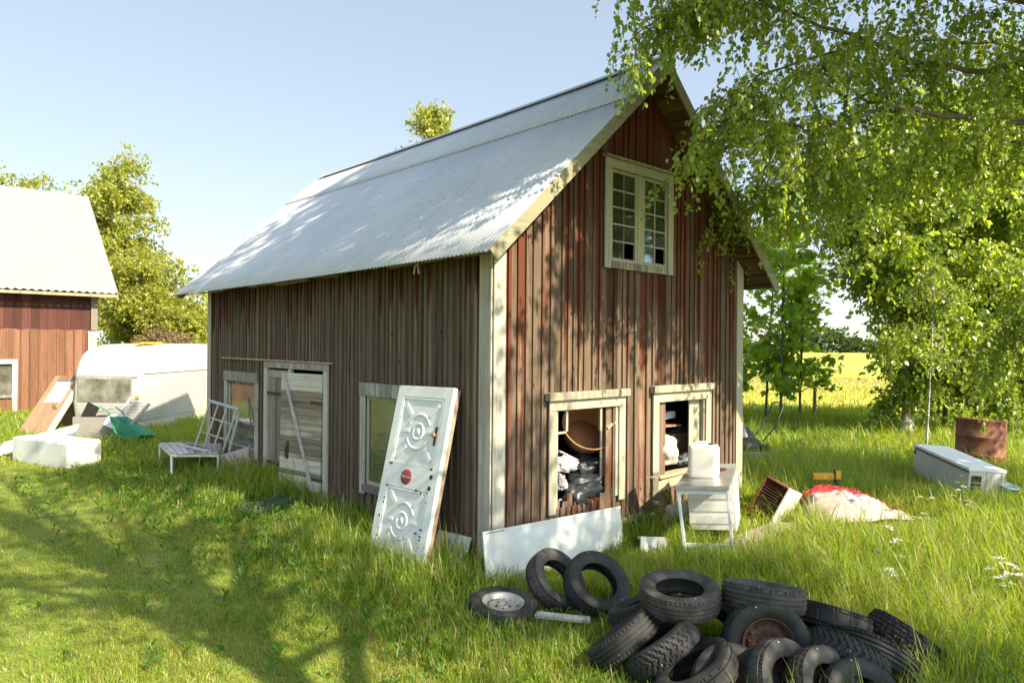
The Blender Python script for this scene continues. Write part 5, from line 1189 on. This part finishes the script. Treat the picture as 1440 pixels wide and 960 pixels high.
# seeding stalks stand above the tall grass
k = tl & (rs.random(len(x)) < .022) & (y < 16); tag(blades('grass_stalks', x[k], y[k], h[k]*rs.uniform(1.4, 2.1, k.sum()), np.full(k.sum(), .004), .5, M['meadow']), 'thin seeding stalks above the tall grass', 'grass', None, 'stuff')
# meadow beyond
x, y = sample(26, 60, 26, -.05, .85); x, y = x[x > 2], y[x > 2]; hm = rs.uniform(.10, .28, len(x)); tag(blades('field_grass', x, y, hm, .016+.0009*y, .8, M['meadow']), 'sunny uncut grass on the field', 'grass', None, 'stuff')
# broad-leaved weeds in the strip along the barn
n = 1900; s = -.15-np.abs(rs.normal(0, 1.35, n)); t = rs.uniform(-1.5, 9.5, n); x = KX+s*CU[0]+t*CV[0]; y = KY+s*CU[1]+t*CV[1]
n2 = 700; x = np.concatenate([x, rs.uniform(-1, 7, n2)]); y = np.concatenate([y, rs.uniform(5, 14, n2)]); s_, t_ = loc_xy(x, y); q = ~((s_ > -.05) & (s_ < W_) & (t_ > -.05) & (t_ < L_)) & (nz(x, y, 1.2) > -.4); x, y = x[q], y[q]
kk = 6; P = np.repeat(np.stack([x, y, gz(x, y)], 1), kk, 0); az = rs.uniform(0, 6.28, len(P)); P += np.stack([np.cos(az)*.01, np.sin(az)*.01, rs.uniform(.0, .10, len(P))], 1)
X = np.stack([np.cos(az), np.sin(az), rs.uniform(.3, 1.8, len(P))], 1)
WEED = (np.array([(0, 0, 0), (.4, .12, .03), (.75, .14, -.02), (1, 0, -.12), (.75, -.14, -.02), (.4, -.12, .03)]), [np.array([[0, 1, 2, 3], [0, 3, 4, 5]])])
tag(scatter('weeds', WEED, P, X, rs, .08, M['lweed'], None, 2.), 'broad leaved weeds and dandelion leaves in the grass', 'weeds', None, 'stuff')
# yellow flowers near the wheelbarrow and in the yard
n = 420; x = rs.normal(-8.6, 1.6, n); y = rs.normal(15.6, 1.4, n); P = np.repeat(np.stack([x, y, gz(x, y)+rs.uniform(.12, .30, n)], 1), 6, 0); az = np.tile(np.arange(6)*1.047, n); X = np.stack([np.cos(az), np.sin(az), np.full(len(az), .3)], 1)
tag(scatter('yellow_flowers', DIAM, P, X, rs, .026, M['yellow'], None, 4.), 'yellow dandelions in the grass before the caravan', 'flowers', None, 'stuff')
# dry clippings on the lawn
n = 3000; x = rs.uniform(-7.5, 1., n); y = rs.uniform(4.2, 11, n); hq, tq = height(x, y); q = tq < .3; x, y = x[q], y[q]; P = np.stack([x, y, gz(x, y)+rs.uniform(.012, .045, len(x))], 1); az = rs.uniform(0, 6.28, len(x)); X = np.stack([np.cos(az), np.sin(az), rs.normal(0, .12, len(x))], 1)
STRAW = (np.array([(0, .03, 0), (1, .02, .04), (1, -.02, .04), (0, -.03, 0)]), [np.array([[0, 1, 2, 3]])])
tag(scatter('grass_clippings', STRAW, P, X, rs, .075, M['lbrown'], None, 3.), 'dry mown clippings scattered on the lawn', 'clippings', None, 'stuff')

# cow parsley
rs = np.random.default_rng(88)
def parsley(loc, hgt, n_um, label, seed):
    r = np.random.default_rng(seed); t = thing('cow_parsley', label, 'wildflower', loc, 0, 'white cow parsley in the grass')
    lines = [(walk(r, (0, 0, 0), (0, 0, 1), hgt*.8, 5, .05, .0), np.linspace(.006, .004, 6))]; tip = lines[0][0]
    P = []; X = []
    for k in range(n_um):
        i = r.integers(2, 6); l = walk(r, tip[i], (r.normal(), r.normal(), 1.6), hgt*r.uniform(.18, .35), 4, .05, .03); lines.append((l, np.linspace(.004, .0025, 5))); c = l[-1]
        for a in range(9):
            e = c+np.array([r.normal(0, .022), r.normal(0, .022), .022+r.normal(0, .005)]); lines.append((np.array([c, e]), np.array([.0015, .001])))
            for b in range(9): P.append(e+np.array([r.normal(0, .008), r.normal(0, .008), r.normal(0, .003)])); X.append((r.normal(), r.normal(), .2))
    tubes('stem', lines, M['lweed'], t, 4); scatter('flower_head', DIAM, np.array(P), np.array(X), r, .012, M['petal'], t, 6.)
    Q = []; XX = []
    for k in range(36):
        i = r.integers(0, 4); a = r.uniform(0, 6.28); Q.append(tip[i]+np.array([math.cos(a), math.sin(a), .1])*r.uniform(.01, .12)); XX.append((math.cos(a), math.sin(a), r.normal(0, .3)))
    scatter('leaf', WEED, np.array(Q), np.array(XX), r, .08, M['lweed'], t, 2.)
for i, (x, y, hh_, nu, lab) in enumerate(((4.35, 8.05, .55, 6, 'cow parsley with three bright umbels right of the tyre heap'), (3.95, 7.4, .42, 4, 'low cow parsley just behind the tyre heap'), (4.70, 6.75, .55, 8, 'fullest cow parsley, at the right edge of the meadow'), (4.95, 7.15, .5, 6, 'cow parsley a step behind the fullest one'), (6.5, 10.3, .6, 7, 'cow parsley below the tilted freezer'), (5.75, 9.7, .55, 5, 'cow parsley in front of the tarpaulin'), (7.1, 11.2, .6, 7, 'cow parsley close to the pale blue bucket'), (1.92, 9.75, .75, 9, 'tall cow parsley by the gable left of the sink bench'), (3.9, 12.9, .7, 7, 'cow parsley behind the rusty appliance shell'))):
    parsley((x, y, float(gz(x, y))), hh_, nu, lab, 200+i)

# ------------------------------------------------------------------ light, camera
sd = Vector((.766, -.654, .83)).normalized(); el = math.asin(sd.z); az = math.atan2(sd.x, sd.y)
su = bpy.data.lights.new('sun', 'SUN'); su.energy = 4.6; su.angle = R(.53); su.color = (1., .87, .66)
so = bpy.data.objects.new('sun', su); COL.objects.link(so); so.rotation_mode = 'QUATERNION'; so.rotation_quaternion = sd.to_track_quat('Z', 'Y'); so.location = (10, -10, 20)
wo = bpy.data.worlds.new('World'); S.world = wo; wo.use_nodes = True; nt = wo.node_tree; nt.nodes.clear()
sky = nt.nodes.new('ShaderNodeTexSky'); sky.sky_type = 'NISHITA'; sky.sun_disc = False; sky.sun_elevation = el; sky.sun_rotation = az; sky.air_density = 1.0; sky.dust_density = .5; sky.ozone_density = 1.6; sky.altitude = 0
bg = nt.nodes.new('ShaderNodeBackground'); bg.inputs[1].default_value = .15; ow = nt.nodes.new('ShaderNodeOutputWorld'); hs = nt.nodes.new('ShaderNodeHueSaturation'); hs.inputs['Saturation'].default_value = 1.0; hs.inputs['Value'].default_value = .98; gm = nt.nodes.new('ShaderNodeGamma'); gm.inputs[1].default_value = .48; nt.links.new(sky.outputs[0], gm.inputs[0]); nt.links.new(gm.outputs[0], hs.inputs['Color'])
# sky boosted towards the sun, behind the viewer's right shoulder: added fill light
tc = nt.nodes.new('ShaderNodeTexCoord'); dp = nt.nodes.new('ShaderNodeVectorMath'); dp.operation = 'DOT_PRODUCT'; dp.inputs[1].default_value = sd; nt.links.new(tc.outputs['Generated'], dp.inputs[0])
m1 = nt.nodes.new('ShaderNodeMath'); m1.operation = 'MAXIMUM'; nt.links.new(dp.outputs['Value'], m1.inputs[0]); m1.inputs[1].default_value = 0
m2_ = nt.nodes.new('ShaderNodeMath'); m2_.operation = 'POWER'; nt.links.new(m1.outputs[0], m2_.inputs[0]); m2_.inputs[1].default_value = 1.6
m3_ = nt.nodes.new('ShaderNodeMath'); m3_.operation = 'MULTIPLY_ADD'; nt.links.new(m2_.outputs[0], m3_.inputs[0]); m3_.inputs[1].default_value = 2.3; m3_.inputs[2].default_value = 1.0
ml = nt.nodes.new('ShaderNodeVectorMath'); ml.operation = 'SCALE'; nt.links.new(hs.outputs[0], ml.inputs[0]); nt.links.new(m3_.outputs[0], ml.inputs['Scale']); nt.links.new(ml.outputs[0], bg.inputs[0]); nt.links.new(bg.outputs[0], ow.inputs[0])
cam = bpy.data.cameras.new('camera'); co = bpy.data.objects.new('camera', cam); COL.objects.link(co); S.camera = co
cam.sensor_width = 36; cam.lens = 992.08/1440*36; cam.shift_y = 4.3/1440; cam.clip_end = 3000; cam.clip_start = .05
co.location = (0, 0, 2.3); co.rotation_mode = 'QUATERNION'; co.rotation_quaternion = Matrix.Rotation(R(90), 4, 'X').to_quaternion() @ Matrix.Rotation(.008, 4, 'Z').to_quaternion()
S.view_settings.view_transform = 'Standard'; S.view_settings.look = 'None'; S.view_settings.exposure = 1.7; S.view_settings.gamma = 1; S.view_settings.use_curve_mapping = False
S.cycles.max_bounces = 7; S.cycles.diffuse_bounces = 3; S.cycles.transparent_max_bounces = 12; S.cycles.sample_clamp_indirect = 6
S.cycles.use_denoising = True
print('COUNTS', NL_)
